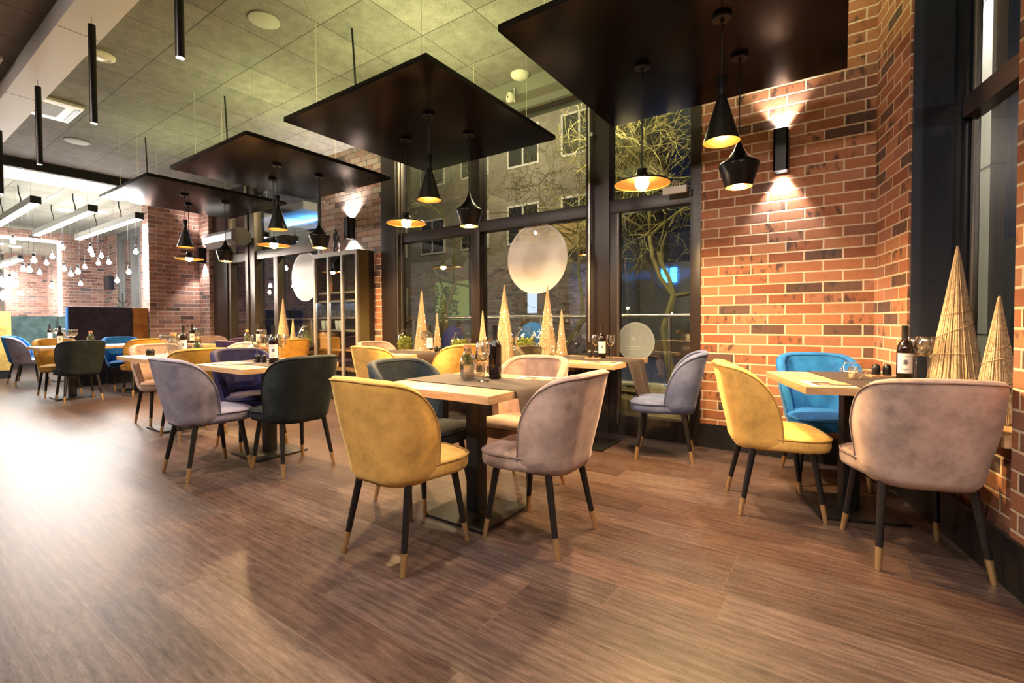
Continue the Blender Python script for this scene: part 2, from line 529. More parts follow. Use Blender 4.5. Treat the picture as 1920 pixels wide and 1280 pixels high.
# brick walls along the window side
struct('wall_window_right', MB().b2(-1.02, 0.35, YW, YW + 0.35, 0, ZC), M_BRICK, smooth=False)
struct('wall_window_pier', MB().b2(-6.62, -5.22, YW, YW + 0.35, 2.05, ZC), M_BRICKG, smooth=False)
struct('wall_window_pier_lit', MB().b2(-6.62, -5.22, YW, YW + 0.35, 0, 2.05), M_BRICK, smooth=False)  # same pier; orange brick here paints in the pendant light
struct('wall_window_left', MB().b2(-10.75, -10.30, YW - 0.06, YW + 0.35, 0, ZC), M_BRICKP, smooth=False)
struct('wall_return', MB().b2(-11.05, -10.75, 3.45, YW + 0.35, 0, ZC2), M_BRICKP, smooth=False)
struct('wall_far', MB().b2(-17.6, -17.3, -5.0, 4.75, 0, ZC2), M_BRICKP, smooth=False)
struct('wall_far_window_side', MB().b2(-17.3, -16.15, 4.48, 4.75, 0, ZC2).b2(-14.5, -11.05, 4.48, 4.75, 0, ZC2), M_BRICKP, smooth=False)
struct('wall_back', MB().b2(-17.5, 3.6, -5.1, -5.0, 0, ZC), M_WHITE, smooth=False)
struct('wall_right_rear', MB().b2(3.5, 3.6, -5.0, 1.2, 0, ZC), M_BRICK, smooth=False)
# right-hand brick wall with its recessed window
def rprism(s0, s1, o0, o1, z0, z1):
    return MB().prism([rw(s, o)[:2] for s, o in ((s0, o0), (s1, o0), (s1, o1), (s0, o1))], z0, z1)
struct('wall_right', rprism(-0.05, 0.585, 0.0, 0.20, 0, ZC), M_BRICK, smooth=False)
struct('wall_right_pillar', rprism(1.645, 4.2, 0.0, 0.40, 0, ZC), M_BRICK, smooth=False)
struct('wall_right_parapet', rprism(0.585, 1.645, 0.06, 0.36, 0, 0.57), M_BRICK, smooth=False)
struct('baseboard_right', rprism(1.64, 4.2, -0.018, -0.001, 0, 0.215), M_BAND, smooth=False)
struct('baseboard_right_far', rprism(-0.02, 1.63, -0.014, -0.001, 0, 0.215), M_BAND, smooth=False)
struct('baseboard_window', MB().b2(-1.03, 0.19, YW - 0.018, YW - 0.001, 0, 0.205), M_BAND, smooth=False)
# windows: frame members and panes of the main (right-hand) window
YG = YW + 0.07
def win_frame(name, boxes, mat):
    mb = MB()
    for b in boxes: mb.b2(*b, bevel=0.006)
    return struct(name, mb, mat)
w1 = win_frame('window_1', [(-5.215, -4.93, YW - 0.015, YW + 0.16, 0, ZC), (-3.63, -3.495, YW - 0.005, YW + 0.14, 0, 3.42), (-2.12, -1.875, YW - 0.01, YW + 0.15, 0, ZC),
     (-4.93, -2.12, YW + 0.002, YW + 0.13, 2.15, 2.275), (-4.93, -2.12, YW + 0.003, YW + 0.13, 3.36, 3.47), (-4.93, -2.12, YW + 0.003, YW + 0.13, 0, 0.14)], M_FRAME)
MB().b2(-4.93, -3.63, YG, YG + 0.008, 0.14, 2.15).b2(-3.495, -2.12, YG, YG + 0.008, 0.14, 2.15).b2(-4.93, -3.63, YG, YG + 0.008, 2.275, 3.36).b2(-3.495, -2.12, YG, YG + 0.008, 2.275, 3.36).obj('window_glass', M_PANE, w1, smooth=False)
MB().b2(-4.90, -4.865, YW - 0.03, YW + 0.02, 0.1, 3.35, .006).b2(-4.83, -4.81, YW - 0.012, YW + 0.02, 0.1, 3.35, .004).obj('window_frame_edge', M_FRAMEG, w1)
# glazed door beside the brick
d1 = win_frame('door_1', [(-1.875, -1.795, YW + 0.002, YW + 0.12, 0.0, 2.15), (-1.11, -1.021, YW - 0.01, YW + 0.14, 0, ZC), (-1.875, -1.11, YW + 0.002, YW + 0.13, 2.15, 2.275), (-1.875, -1.11, YW + 0.003, YW + 0.13, 3.36, 3.47),
     (-1.795, -1.11, YW + 0.003, YW + 0.12, 0.0, 0.19)], M_FRAME)
MB().b2(-1.795, -1.11, YG, YG + 0.008, 0.19, 2.15).b2(-1.875, -1.11, YG, YG + 0.008, 2.275, 3.36).obj('door_glass', M_PANE, d1, smooth=False)
MB().b2(-1.79, -1.772, YW - 0.012, YW + 0.01, 0.1, 2.14).obj('glazing_bead', M_FRAMEG, d1)
struct('trim_3', MB().b2(-5.2, -1.0, YW - 0.22, YW - 0.002, 3.47, ZC - 0.001).b2(-5.2, -1.0, YW - 0.05, YW + 0.02, 3.40, 3.47), plain('ceiling_coffer_grey', (0.22, 0.22, 0.19), 0.6), smooth=False)
# left-hand window
w2 = win_frame('window_2', [(-10.295, -9.72, YW + 0.01, YW + 0.16, 0, ZC), (-6.72, -6.625, YW, YW + 0.15, 0, ZC), (-9.72, -6.72, YW + 0.02, YW + 0.12, 3.40, ZC), (-9.72, -6.72, YW + 0.02, YW + 0.12, 0, 0.14)], M_FRAME)
MB().b2(-9.64, -9.56, YW, YW + 0.12, 0, ZC, .006).b2(-8.96, -8.86, YW - 0.02, YW + 0.12, 0, ZC, .006).b2(-8.78, -8.62, YW - 0.02, YW + 0.12, 0, ZC, .006).b2(-8.03, -7.90, YW, YW + 0.12, 0, 2.22, .006)\
    .b2(-9.72, -6.72, YW + 0.005, YW + 0.12, 2.22, 2.37, .006).obj('window_frame', M_FRAMEG, w2)
MB().b2(-9.72, -6.72, YG, YG + 0.008, 0.14, 3.40).obj('window_glass', M_PANE, w2, smooth=False)
# far dark window in the left room
w3 = win_frame('window_3', [(-16.15, -16.02, 4.47, 4.6, 0, ZC2), (-14.62, -14.5, 4.47, 4.6, 0, ZC2), (-15.2, -15.05, 4.47, 4.6, 0.0, ZC2), (-16.02, -14.62, 4.475, 4.6, 3.3, ZC2)], plain('grey_frame', (0.13, 0.13, 0.135), 0.4))
MB().b2(-16.02, -14.62, 4.53, 4.54, 0, 3.3).obj('window_glass', M_PANE, w3, smooth=False)
# right-hand window
FW = 0.22
w4 = struct('window_4', rprism(0.586, 0.60, 0.205, 0.24, 0.0, ZC - 0.01), M_BLUEST, smooth=False)
rprism(0.5855, 0.60, 0.012, FW - 0.001, 0.62, ZC - 0.01).obj('reveal_panel', plain('blue_steel_panel', (0.030, 0.040, 0.062), 0.28), w4, smooth=False)
rprism(0.60, 0.65, FW, FW + 0.09, 0.62, ZC - 0.01).obj('window_frame', M_BLUEST, w4, smooth=False)
rprism(0.67, 0.685, FW + 0.04, FW + 0.06, 0.66, ZC - 0.02).obj('glazing_bead', M_STEEL, w4, smooth=False)
rprism(0.665, 1.644, FW + 0.001, FW + 0.09, 2.27, 2.385).obj('window_transom', M_FRAME, w4, smooth=False)
rprism(0.602, 0.604, 0.02, FW, 2.27, 2.385).obj('transom_reflection', M_BLUEST, w4, smooth=False)  # dark band painting in the transom's reflection on the panel
rprism(0.665, 1.644, FW + 0.045, FW + 0.055, 0.64, 3.55).obj('window_glass', M_PANE, w4, smooth=False)
# sills
sl = tag(MB().b2(-4.925, -2.13, 4.12, YW - 0.02, 0.615, 0.655, .004).obj('window_sill', M_SILL), kind='structure')
MB().b2(-4.9, -2.15, 4.16, YW - 0.03, 0.40, 0.612).obj('sill_support', M_BLACKM, sl)
struct('window_sill_left', MB().b2(-9.5, -6.65, 4.12, YW - 0.025, 0.615, 0.655, .004), M_SILL)
struct('window_sill_right', rprism(0.6055, 1.64, -0.02, FW - 0.002, 0.575, 0.62), M_SILL, smooth=False)
# dropped white ceiling beam
bmw = struct('trim_4', MB().b2(-10.33, 3.5, 1.06, 1.33, 3.45, ZC - 0.001), M_WHITE, smooth=False)
jt = MB()
for x in (-9.0, -7.0, -5.1, -3.2): jt.b2(x - 0.0025, x + 0.0025, 1.0595, 1.3305, 3.4485, 3.46)
jt.obj('panel_joint', M_BLACKM, bmw, smooth=False)

# ------------------------------------------------------------------ outside
struct('ground_outside', MB().b2(-30, 14, 4.76, 34, -0.25, -0.12), plain('night_asphalt', (0.03, 0.032, 0.035), 0.75), smooth=False)

# ------------------------------------------------------------------ velvet chair (seat centre at origin, facing +y)
QM, WID, RAD, YB, ZTOP = 0.235, 0.245, 0.155, -0.235, 0.855
def plan(dist):
    b = WID - RAD
    if dist < b: return dist, YB, 0.0, -1.0
    if dist < b + RAD * math.pi / 2:
        a = (dist - b) / RAD
        return b + RAD * math.sin(a), YB + RAD - RAD * math.cos(a), math.sin(a), -math.cos(a)
    y = YB + RAD + dist - b - RAD * math.pi / 2
    return WID, y, 1.0, 0.0
LMAX = (WID - RAD) + RAD * math.pi / 2 + (QM - RAD)
def shell_pt(s, t, off):
    sg = 1 if s >= 0 else -1
    d = abs(s) * LMAX
    x, y, nx, ny = plan(d)
    q = min(1.0, max(0.0, (y - YB) / QM))
    zt = 0.43 + (ZTOP - 0.43) * (max(0.0, 1 - q ** 2.2)) ** 0.42 - 0.012 * (x / WID) ** 2
    z = 0.372 + (zt - 0.372) * t
    k = 0.86 + 0.14 * min(1, max(0, (z - 0.372) / 0.25)) ** 0.7 + 0.075 * math.sin(math.pi / 2 * min(1.25, max(0, (z - 0.5) / 0.26)))
    tuck = 0.022 * max(0, 1 - (z - 0.372) / 0.05) ** 2
    lean = 0.215 * max(0, z - 0.44)
    fl = max(0.0, 1 - q)
    xx = (x + nx * (off - tuck)) * k
    yy = y + ny * (off - tuck) - lean * (0.35 + 0.65 * fl)
    return Vector((sg * xx, yy, z))
def make_shell():
    mb = MB(); bm = mb.bm
    N, M, TH = 23, 12, 0.046
    us = [1 - (1 - i / N) ** 1.7 for i in range(N + 1)]
    ss = [-u for u in reversed(us)] + us[1:]
    def grid(off, tmax):
        return [[bm.verts.new(shell_pt(s, tmax * j / M, off)) for j in range(M + 1)] for s in ss]
    go, gi = grid(0.0, 0.985), grid(-TH, 0.985)
    mids = [[bm.verts.new(shell_pt(s, 0.985, -TH / 2 + TH / 2 * math.cos(R(a))) + Vector((0, 0, 0.019 * math.sin(R(a))))) for s in ss] for a in (35, 70, 110, 145)]
    n = len(ss)
    for i in range(n - 1):
        for j in range(M):
            bm.faces.new((go[i][j], go[i + 1][j], go[i + 1][j + 1], go[i][j + 1]))
            bm.faces.new((gi[i][j + 1], gi[i + 1][j + 1], gi[i + 1][j], gi[i][j]))
        chain = [[g[M] for g in go]] + mids + [[g[M] for g in gi]]
        for c0, c1 in zip(chain, chain[1:]): bm.faces.new((c0[i], c0[i + 1], c1[i + 1], c1[i]))
        bm.faces.new((gi[i][0], gi[i + 1][0], go[i + 1][0], go[i][0]))
    for i in (0, n - 1):
        for j in range(M):
            f = (go[i][j], go[i][j + 1], gi[i][j + 1], gi[i][j])
            bm.faces.new(f if i == 0 else tuple(reversed(f)))
        bm.faces.new([go[i][M]] + [m_[i] for m_ in mids] + [gi[i][M]])
    pts = [shell_pt(s, 0.99, 0.001) + Vector((0, 0, 0.0)) for s in ss]
    lo0, lo1 = shell_pt(ss[0], 0.05, 0.001), shell_pt(ss[-1], 0.05, 0.001)
    pip = MB().tube([lo0] + pts + [lo1], 0.0048, 6)
    pin = [shell_pt(s, 0.985, -TH - 0.001) for s in ss]
    pip.tube([shell_pt(ss[0], 0.05, -TH)] + pin + [shell_pt(ss[-1], 0.05, -TH)], 0.004, 6)
    return mb, pip
def seat_ring(sc, z, n=40):
    out = []
    for k in range(n):
        a = 2 * math.pi * k / n
        ca, sa = math.cos(a), math.sin(a)
        e = 2 / 3.6
        x = math.copysign(abs(ca) ** e, ca); y = math.copysign(abs(sa) ** e, sa)
        yy = 0.035 + 0.235 * y
        w = 0.205 + 0.042 * min(1, max(0, (yy + 0.12) / 0.22))
        out.append(Vector((w * x * sc, 0.035 + (yy - 0.035) * sc, z)))
    return out
def make_seat():
    mb = MB(); bm = mb.bm
    rings = [(0.0, .375), (0.90, .375), (0.975, .383), (1.0, .402), (1.0, .43), (0.985, .447), (0.93, .462), (0.70, .476), (0.35, .481), (0.0, .482)]
    vs = []
    for sc, z in rings:
        if sc == 0: vs.append([bm.verts.new((0, 0.035, z))] * 40)
        else: vs.append([bm.verts.new(p) for p in seat_ring(sc, z)])
    for i in range(len(rings) - 1):
        for k in range(40):
            f = []
            for v in (vs[i][k], vs[i][(k + 1) % 40], vs[i + 1][(k + 1) % 40], vs[i + 1][k]):
                if v not in f: f.append(v)
            if len(f) > 2: bm.faces.new(f)
    return mb, MB().tube(seat_ring(1.0, .447), 0.0055, 6, closed=True)
_sh, _shp = make_shell()
_se, _sep = make_seat()
CH = {'backrest': _sh.data('backrest', M_LEG, ang=70), 'back_piping': _shp.data('back_piping', M_LEG),
      'seat': _se.data('seat', M_LEG, ang=70), 'seat_piping': _sep.data('seat_piping', M_LEG)}
LEGS = []
for sx in (-1, 1):
    for sy in (-1, 1):
        a, b = Vector((sx * 0.165, sy * 0.15 + 0.01, 0.385)), Vector((sx * 0.205, sy * 0.215, 0.0))
        m = b + (a - b) * 0.25
        LEGS.append((MB().tube([a, m], [0.019, 0.0145], 12).data('leg', M_LEG), MB().tube([m + (a - m) * 0.002, b], [0.0150, 0.0115], 12).data('leg_tip', M_BRASS)))
PROTO = {}
def colour_data(col):
    if col in PROTO: return PROTO[col]
    d = {}
    for k, me in CH.items():
        m = me.copy()
        m.materials.clear()
        m.materials.append((PIPING if 'piping' in k else VELVET)[col])
        d[k] = m
    PROTO[col] = d
    return d
def chair(x, y, face, col, label, group='velvet dining chairs'):
    t = thing('dining_chair', label, 'chair', (x, y, 0), R(face - 90), group)
    d = colour_data(col)
    mk('seat', d['seat'], t); mk('seat_piping', d['seat_piping'], t)
    mk('backrest', d['backrest'], t); mk('back_piping', d['back_piping'], t)
    for lg, tp in LEGS:
        o = mk('leg', lg, t)
        p = mk('leg_tip', tp, o)
        p['label'] = 'brass tip'
    return t
CHAIRS = [
 (-1.755, 1.605, 90, 'yellow', 'bright yellow velvet dining chair in the centre foreground, its back to the viewer'),
 (-1.285, 2.105, 180, 'taupe', 'pinkish taupe velvet dining chair at right of the foreground table, seat touching the yellow chair'),
 (-2.15, 2.11, 0, 'teal', 'dark teal velvet dining chair on the far left side of the foreground table'),
 (-1.745, 2.60, 270, 'rose', 'dusty rose velvet dining chair behind the foreground table, facing the viewer'),
 (-3.90, 1.595, 90, 'lilac', 'lilac grey velvet dining chair left of the dark green chair, back to the viewer'),
 (-3.45, 2.01, 180, 'green', 'blackish green velvet dining chair right of the lilac grey chair'),
 (-4.36, 2.15, 0, 'navy', 'navy purple velvet dining chair behind the lilac grey chair, under the same table'),
 (-0.335, 3.205, 20, 'yellow', 'yellow velvet dining chair by the brick wall, left of the corner table'),
 (0.272, 2.897, 107.5, 'taupe', 'large taupe velvet dining chair at the right edge, back to the viewer'),
 (-0.10, 3.93, 288, 'blue', 'royal blue velvet dining chair between the corner table and the brick wall'),
 (-1.19, 3.915, 194, 'slate', 'slate blue velvet dining chair in profile in front of the glazed door'),
 (-3.95, 3.33, 90, 'yellow', 'yellow velvet dining chair on the near side of the table beside the dark cabinet'),
 (-4.55, 3.85, 0, 'rose', 'brownish pink velvet dining chair in front of the narrow brick strip'),
 (-3.58, 3.86, 180, 'yellow', 'yellow velvet dining chair at the window, behind the wine bottle of the foreground table'),
 (-2.30, 3.95, 0, 'olive', 'dark olive velvet dining chair at the left of the window table by the door'),
 (-6.17, 2.10, 0, 'rose', 'dusty rose velvet dining chair with pale seat left of the lilac grey chair'),
 (-5.23, 2.02, 180, 'mustard', 'mustard velvet dining chair between the lilac grey chair and the wine bottle table'),
 (-5.93, 2.62, 270, 'pale', 'pale grey velvet dining chair seen behind the wine glasses of the navy chair table'),
 (-8.86, 1.99, 180, 'green', 'dark teal brown velvet dining chair at the near end of the long far table'),
 (-8.84, 2.74, 180, 'amber', 'amber yellow velvet dining chair behind the dark teal brown one at the long table'),
 (-9.82, 1.98, 0, 'mustard', 'mustard brown velvet dining chair facing the dark teal brown chair across the long table'),
 (-9.84, 2.80, 0, 'blue', 'bright blue velvet dining chair in front of the dark booth back'),
 (-11.85, 2.03, 80, 'lilac', 'lilac grey velvet dining chair standing alone at the far left'),
 (-12.55, 2.10, 60, 'blue', 'blue velvet dining chair cut off by the left edge'),
 (-11.95, 3.05, 270, 'yellow', 'yellow velvet dining chair in front of the grey green booth'),
 (-12.75, 3.1, 270, 'lilac', 'small grey velvet dining chair beside the yellow one near the booth'),
 (-8.90, 3.80, 0, 'rose', 'brown velvet dining chair at the far window by the brick pillar'),
 (-8.06, 3.80, 180, 'purple', 'deep purple velvet dining chair right of the far window table'),
 (-6.83, 3.28, 90, 'purple', 'deep purple velvet dining chair nearest the pale grey one, back to the viewer'),
 (-6.72, 3.82, 180, 'amber', 'amber velvet dining chair behind the wine bottle with the round emblem'),
]
for c in CHAIRS: chair(*c)

# ------------------------------------------------------------------ tables
TOPZ = 0.76
def make_table_meshes(w=0.8, d=0.8):
    top = MB().box((0, 0, TOPZ - 0.02), (w, d, 0.04), bevel=0.003).data('tabletop', M_TOP, ang=30)
    colm = MB().box((0, 0, 0.365), (0.085, 0.085, 0.70), bevel=0.004).box((0, 0, 0.7145), (0.34, 0.34, 0.009)).data('column', M_BLACK)
    base = MB().box((0, 0, 0.0085), (0.43, 0.43, 0.013), bevel=0.003).data('base_plate', M_BLACK)
    return top, colm, base
TM = make_table_meshes()
TMS = make_table_meshes(0.70, 0.80)
def table(x, y, rz, label, tm=None):
    t = thing('dining_table', label, 'table', (x, y, 0), R(rz), 'square butcher block dining tables')
    for n, me in zip(('tabletop', 'column', 'base_plate'), tm or TM): mk(n, me, t)
    return t
def runner(tx, ty, rz, off, half, drop0, drop1, label, along='x', wid=0.40, sway=0.0):
    """cloth strip across a table top, hanging over its ends"""
    L = 0.4 + 0.004
    pts = []
    if drop0 > 0:
        for i in range(7): pts.append((-L - 0.004 - 0.012 * (i == 6), TOPZ - drop0 + drop0 * i / 6 * 0.985 - 0.006))
    pts += [(-L + 0.004, TOPZ + 0.0025)] if drop0 > 0 else [(-half, TOPZ + 0.0025)]
    for i in range(1, 12): pts.append((-0.39 + 0.78 * i / 12, TOPZ + 0.0025 + 0.0006 * math.sin(i * 2.1)))
    pts += [(L - 0.004, TOPZ + 0.0025)]
    if drop1 > 0:
        for i in range(8): pts.append((L + 0.004 + sway * (i / 7) ** 1.5, TOPZ - 0.006 - drop1 * i / 7))
    mb = MB(); bm = mb.bm
    NW = 10
    rows = []
    for k, (u, z) in enumerate(pts):
        hang = max(0.0, TOPZ - z)
        row = []
        for j in range(NW + 1):
            f = j / NW - 0.5
            wv = 0.018 * hang / 0.2 * math.sin(f * 11 + 1.0) if hang > 0.01 else 0
            e = 0.003 * math.sin(k * 1.7 + j) if abs(f) > 0.49 else 0
            wf = wid * (1 - 0.15 * min(1, hang / 0.25))
            uu = u + (wv + 0.010 if u > 0 else -wv - 0.010) * (1 if hang > 0.01 else 0)
            a, b = uu, off + f * wf + e + hang * 0.12 * (1 if sway else 0)
            row.append(bm.verts.new((a, b, z) if along == 'x' else (b, -a, z)))
        rows.append(row)
    for k in range(len(rows) - 1):
        for j in range(NW): bm.faces.new((rows[k][j], rows[k][j + 1], rows[k + 1][j + 1], rows[k + 1][j]))
    bmesh.ops.recalc_face_normals(bm, faces=bm.faces)
    r = bmesh.ops.solidify(bm, geom=list(bm.faces), thickness=-0.0022)
    o = mb.obj('table_runner', M_RUN, ang=60)
    o.location = (tx, ty, 0); o.rotation_euler = (0, 0, R(rz))
    tag(o, label, 'table runner', 'brown cloth table runners')
    return o
T1, T3, T2, T5, T4, T6 = (-1.736, 2.127), (-3.985, 2.11), (0.086, 3.415), (-1.87, 3.91), (-4.04, 3.71), (-5.76, 2.08)
T7a, T7b, T8, T9, T10 = (-9.34, 2.02), (-9.34, 2.825), (-8.48, 3.69), (-7.25, 3.69), (-12.2, 2.58)
table(*T1, 0, 'square wooden dining table in the centre foreground between the yellow and taupe chairs')
table(*T3, 0, 'square wooden dining table between the lilac grey and blackish green chairs')
table(0.039, 3.398, 20, 'square wooden dining table turned into the brick corner at right', TMS)
table(*T5, 0, 'square wooden dining table at the window left of the glazed door')
table(*T4, 0, 'square wooden dining table at the window near the dark cabinet')
table(*T6, 0, 'square wooden dining table behind the lilac grey chair')
table(*T7a, 0, 'square wooden dining table behind the dark teal brown chair, nearest of a joined pair')
table(*T7b, 0, 'square wooden dining table of a joined pair, the one before the bright blue chair')
table(*T8, 0, 'square wooden dining table at the far window close to the brick pillar')
table(*T9, 0, 'square wooden dining table at the far window left of the dark cabinet')
table(*T10, 0, 'square wooden dining table at the far left before the grey green booth')
runner(*T1, 0, 0.01, 0.4, 0.0, 0.24, 'brown cloth runner across the centre foreground table')
runner(*T3, 0, 0.02, 0.4, 0.0, 0.22, 'brown cloth runner across the table of the navy purple chair')
runner(*T2, 20, 0.05, 0.4, 0.0, 0.22, 'dark brown cloth runner on the brick corner table', along='y')
runner(*T5, 0, 0.05, 0.4, 0.0, 0.30, 'brown cloth runner hanging long off the window table by the door', sway=0.05)
runner(*T4, 0, -0.02, 0.4, 0.0, 0.25, 'brown cloth runner on the window table near the dark cabinet')
runner(*T8, 0, 0.02, 0.4, 0.0, 0.2, 'dark cloth runner on the far window table by the brick pillar')

# ------------------------------------------------------------------ table ware
def emblem_label(mbz0, r, z0, z1, a0, a1):
    return MB().lathe([(r, z0), (r, z1)], n=14, a0=a0, a1=a1)
LAB_A = R(-62), R(62)
_bprof = [(0, 0.003), (0.028, 0.0), (0.0355, 0.004), (0.0375, 0.012), (0.0375, 0.178), (0.035, 0.198), (0.027, 0.214), (0.017, 0.228), (0.0145, 0.24), (0.0142, 0.30), (0.0155, 0.302), (0.0155, 0.312), (0.013, 0.314), (0, 0.314)]
ME_BOT = MB().lathe(_bprof, n=28).data('bottle_glass', M_WINE, ang=50)
ME_CAPS = MB().lathe([(0.0150, 0.238), (0.0150, 0.300), (0.0163, 0.302), (0.0163, 0.3145), (0.0, 0.3152)], n=20).data('capsule', M_BLACKM)
ME_LAB = MB().lathe([(0.0379, 0.045), (0.0379, 0.158)], n=20, a0=LAB_A[0], a1=LAB_A[1]).data('paper_label', M_PAPER, normals=True)
def curved_disc(r, rad, zc, ac, n=20):
    mb = MB(); bm = mb.bm
    c = bm.verts.new((r * math.cos(ac), r * math.sin(ac), zc))
    ring = [bm.verts.new((r * math.cos(ac + rad * math.cos(2 * math.pi * k / n) / r), r * math.sin(ac + rad * math.cos(2 * math.pi * k / n) / r), zc + rad * math.sin(2 * math.pi * k / n))) for k in range(n)]
    for k in range(n): bm.faces.new((c, ring[k], ring[(k + 1) % n]))
    return mb
M_EMBL = plain('blue_grey_emblem', (0.12, 0.13, 0.19), 0.6)
M_EMBD = plain('dark_print', (0.05, 0.04, 0.05), 0.6)
ME_EMB = curved_disc(0.0382, 0.0145, 0.108, 0.0).data('round_emblem', M_EMBL)
def band(r, z0, z1, a0, a1): return MB().lathe([(r, z0), (r, z1)], n=10, a0=R(a0), a1=R(a1))
_pr = band(0.0382, 0.139, 0.1405, -30, 30).lathe([(0.0382, 0.066), (0.0382, 0.068)], n=8, a0=R(-26), a1=R(26)).lathe([(0.0382, 0.059), (0.0382, 0.0605)], n=8, a0=R(-18), a1=R(18)).lathe([(0.0384, 0.105), (0.0384, 0.111)], n=4, a0=R(-14), a1=R(14))
ME_PRINT = _pr.data('label_print', M_EMBD)
def face_rz(x, y, extra=0): return math.atan2(-y, -x) + R(extra)
def wine_bottle(x, y, z, label, yaw=None, sc=1.0):
    t = thing('wine_bottle', label, 'bottle', (x, y, z), face_rz(x, y, yaw or 0), 'dark wine bottles with white labels')
    t.scale = (sc, sc, sc)
    mk('bottle_glass', ME_BOT, t); mk('capsule', ME_CAPS, t)
    l = mk('paper_label', ME_LAB, t); l['label'] = 'white paper label with round emblem'
    mk('round_emblem', ME_EMB, l); mk('label_print', ME_PRINT, l)
    return t
_g = [(0.001, 0.115), (0.014, 0.118), (0.030, 0.135), (0.040, 0.16), (0.0425, 0.18), (0.041, 0.20), (0.035, 0.228), (0.0335, 0.229), (0.0395, 0.20), (0.041, 0.18), (0.0385, 0.161), (0.029, 0.137), (0.013, 0.120), (0.0, 0.1165)]
ME_BOWL = MB().lathe(_g, n=24).data('bowl', M_GLASS, ang=80)
ME_STEM = MB().lathe([(0, 0.0), (0.037, 0.0), (0.037, 0.0018), (0.012, 0.006), (0.005, 0.014), (0.0042, 0.04), (0.0042, 0.10), (0.008, 0.1135), (0.0, 0.1145)], n=18).data('stem_and_foot', M_GLASS, ang=60)
_mg = [(0.001, 0.1145), (0.020, 0.119), (0.038, 0.133), (0.050, 0.155), (0.0525, 0.172), (0.050, 0.192), (0.044, 0.212), (0.0428, 0.212), (0.0487, 0.192), (0.0512, 0.172), (0.0487, 0.156), (0.037, 0.135), (0.019, 0.121), (0, 0.1165)]
ME_BOWLW = MB().lathe(_mg, n=24).data('bowl', M_GLASS, ang=80)
def wine_glass(x, y, z, label, wide=False, sc=1.0):
    t = thing('wine_glass', label, 'glass', (x, y, z), 0, 'empty stemmed wine glasses')
    t.scale = (sc, sc, sc)
    mk('bowl', ME_BOWLW if wide else ME_BOWL, t); mk('stem_and_foot', ME_STEM, t)
    return t
_tb = [(0, 0.006), (0.030, 0.004), (0.033, 0.012), (0.037, 0.075), (0.0362, 0.0755), (0.0318, 0.013), (0.0, 0.011)]
ME_TUMB = MB().lathe(_tb, n=8).data('tumbler', M_GLASS, ang=20)
def tumbler(x, y, z, label, sc=1.0):
    o = mk('water_tumbler', ME_TUMB); o.location = (x, y, z); o.scale = (sc, sc, sc)
    return tag(o, label, 'tumbler', 'faceted water tumblers')
_car = [(0, 0.002), (0.036, 0.001), (0.044, 0.010), (0.046, 0.05), (0.044, 0.09), (0.036, 0.118), (0.024, 0.135), (0.021, 0.15), (0.023, 0.165), (0.0215, 0.165), (0.0195, 0.15), (0.0225, 0.134), (0.0345, 0.116), (0.0425, 0.09), (0.0445, 0.05), (0.042, 0.012), (0, 0.006)]
ME_CAR = MB().lathe(_car, n=20).data('jar_glass', M_GLASS, ang=60)
ME_CORKM = MB().lathe([(0, 0.15), (0.0185, 0.15), (0.022, 0.172), (0.022, 0.188), (0, 0.189)], n=16).data('cork_stopper', M_CORK)
def leafy(n, r, z0, z1, sz, seed, taper=0.0):
    rnd = random.Random(seed)
    mb = MB(); bm = mb.bm
    for _ in range(n):
        a = rnd.uniform(0, 6.283); h = rnd.random()
        rr = r * math.sqrt(rnd.random()) * (1 - taper * h)
        p = Vector((rr * math.cos(a), rr * math.sin(a), z0 + (z1 - z0) * h))
        d = Vector((rnd.gauss(0, 1), rnd.gauss(0, 1), rnd.gauss(0.5, 1))).normalized() * sz * rnd.uniform(.5, 1.2)
        w = d.cross(Vector((rnd.gauss(0, 1), rnd.gauss(0, 1), rnd.gauss(0, 1)))).normalized() * sz * 0.28
        bm.faces.new([bm.verts.new(p), bm.verts.new(p + d * .5 + w), bm.verts.new(p + d), bm.verts.new(p + d * .5 - w)])
    return mb
ME_HERB = leafy(160, 0.033, 0.04, 0.125, 0.022, 3, 0.35).data('herb_filling', M_LEAF, normals=False)
ME_HERBB = MB().lathe([(0, 0.012), (0.040, 0.013), (0.041, 0.05), (0, 0.055)], n=14).data('pebble_layer', plain('pale_pebbles', (0.30, 0.22, 0.10), 0.8))
def herb_jar(x, y, z, label, sc=1.0, herbs=True):
    t = thing('corked_jar', label, 'jar', (x, y, z), 0, 'corked glass jars on the tables')
    t.scale = (sc, sc, sc)
    mk('jar_glass', ME_CAR, t); mk('cork_stopper', ME_CORKM, t)
    if herbs: mk('herb_filling', ME_HERB, t); mk('pebble_layer', ME_HERBB, t)
    return t
def shaker_mesh():
    return MB().lathe([(0, 0), (0.020, 0), (0.0215, 0.004), (0.0215, 0.04), (0.019, 0.058), (0.011, 0.066), (0, 0.0675)], n=16).data('shaker', M_SHAKER, ang=50)
ME_SHK = shaker_mesh()
ME_TRAY = MB().box((0, 0, 0.006), (0.135, 0.085, 0.012), bevel=0.002).data('wooden_tray', M_SILL)
def shakers(x, y, z, rz, label, tray=True):
    if tray:
        o = mk('wooden_tray', ME_TRAY); o.location = (x, y, z); o.rotation_euler = (0, 0, R(rz))
        tag(o, 'small wooden tray under ' + label, 'tray', 'small wooden trays'); z += 0.012
    for k in (0, 1):
        s_ = mk('black_shaker', ME_SHK)
        dx = 0.028 * (2 * k - 1)
        s_.location = (x + dx * math.cos(R(rz)), y + dx * math.sin(R(rz)), z)
        tag(s_, ('salt shaker, left of ' if k == 0 else 'pepper shaker, right of ') + label, 'shaker', 'black ceramic shakers')
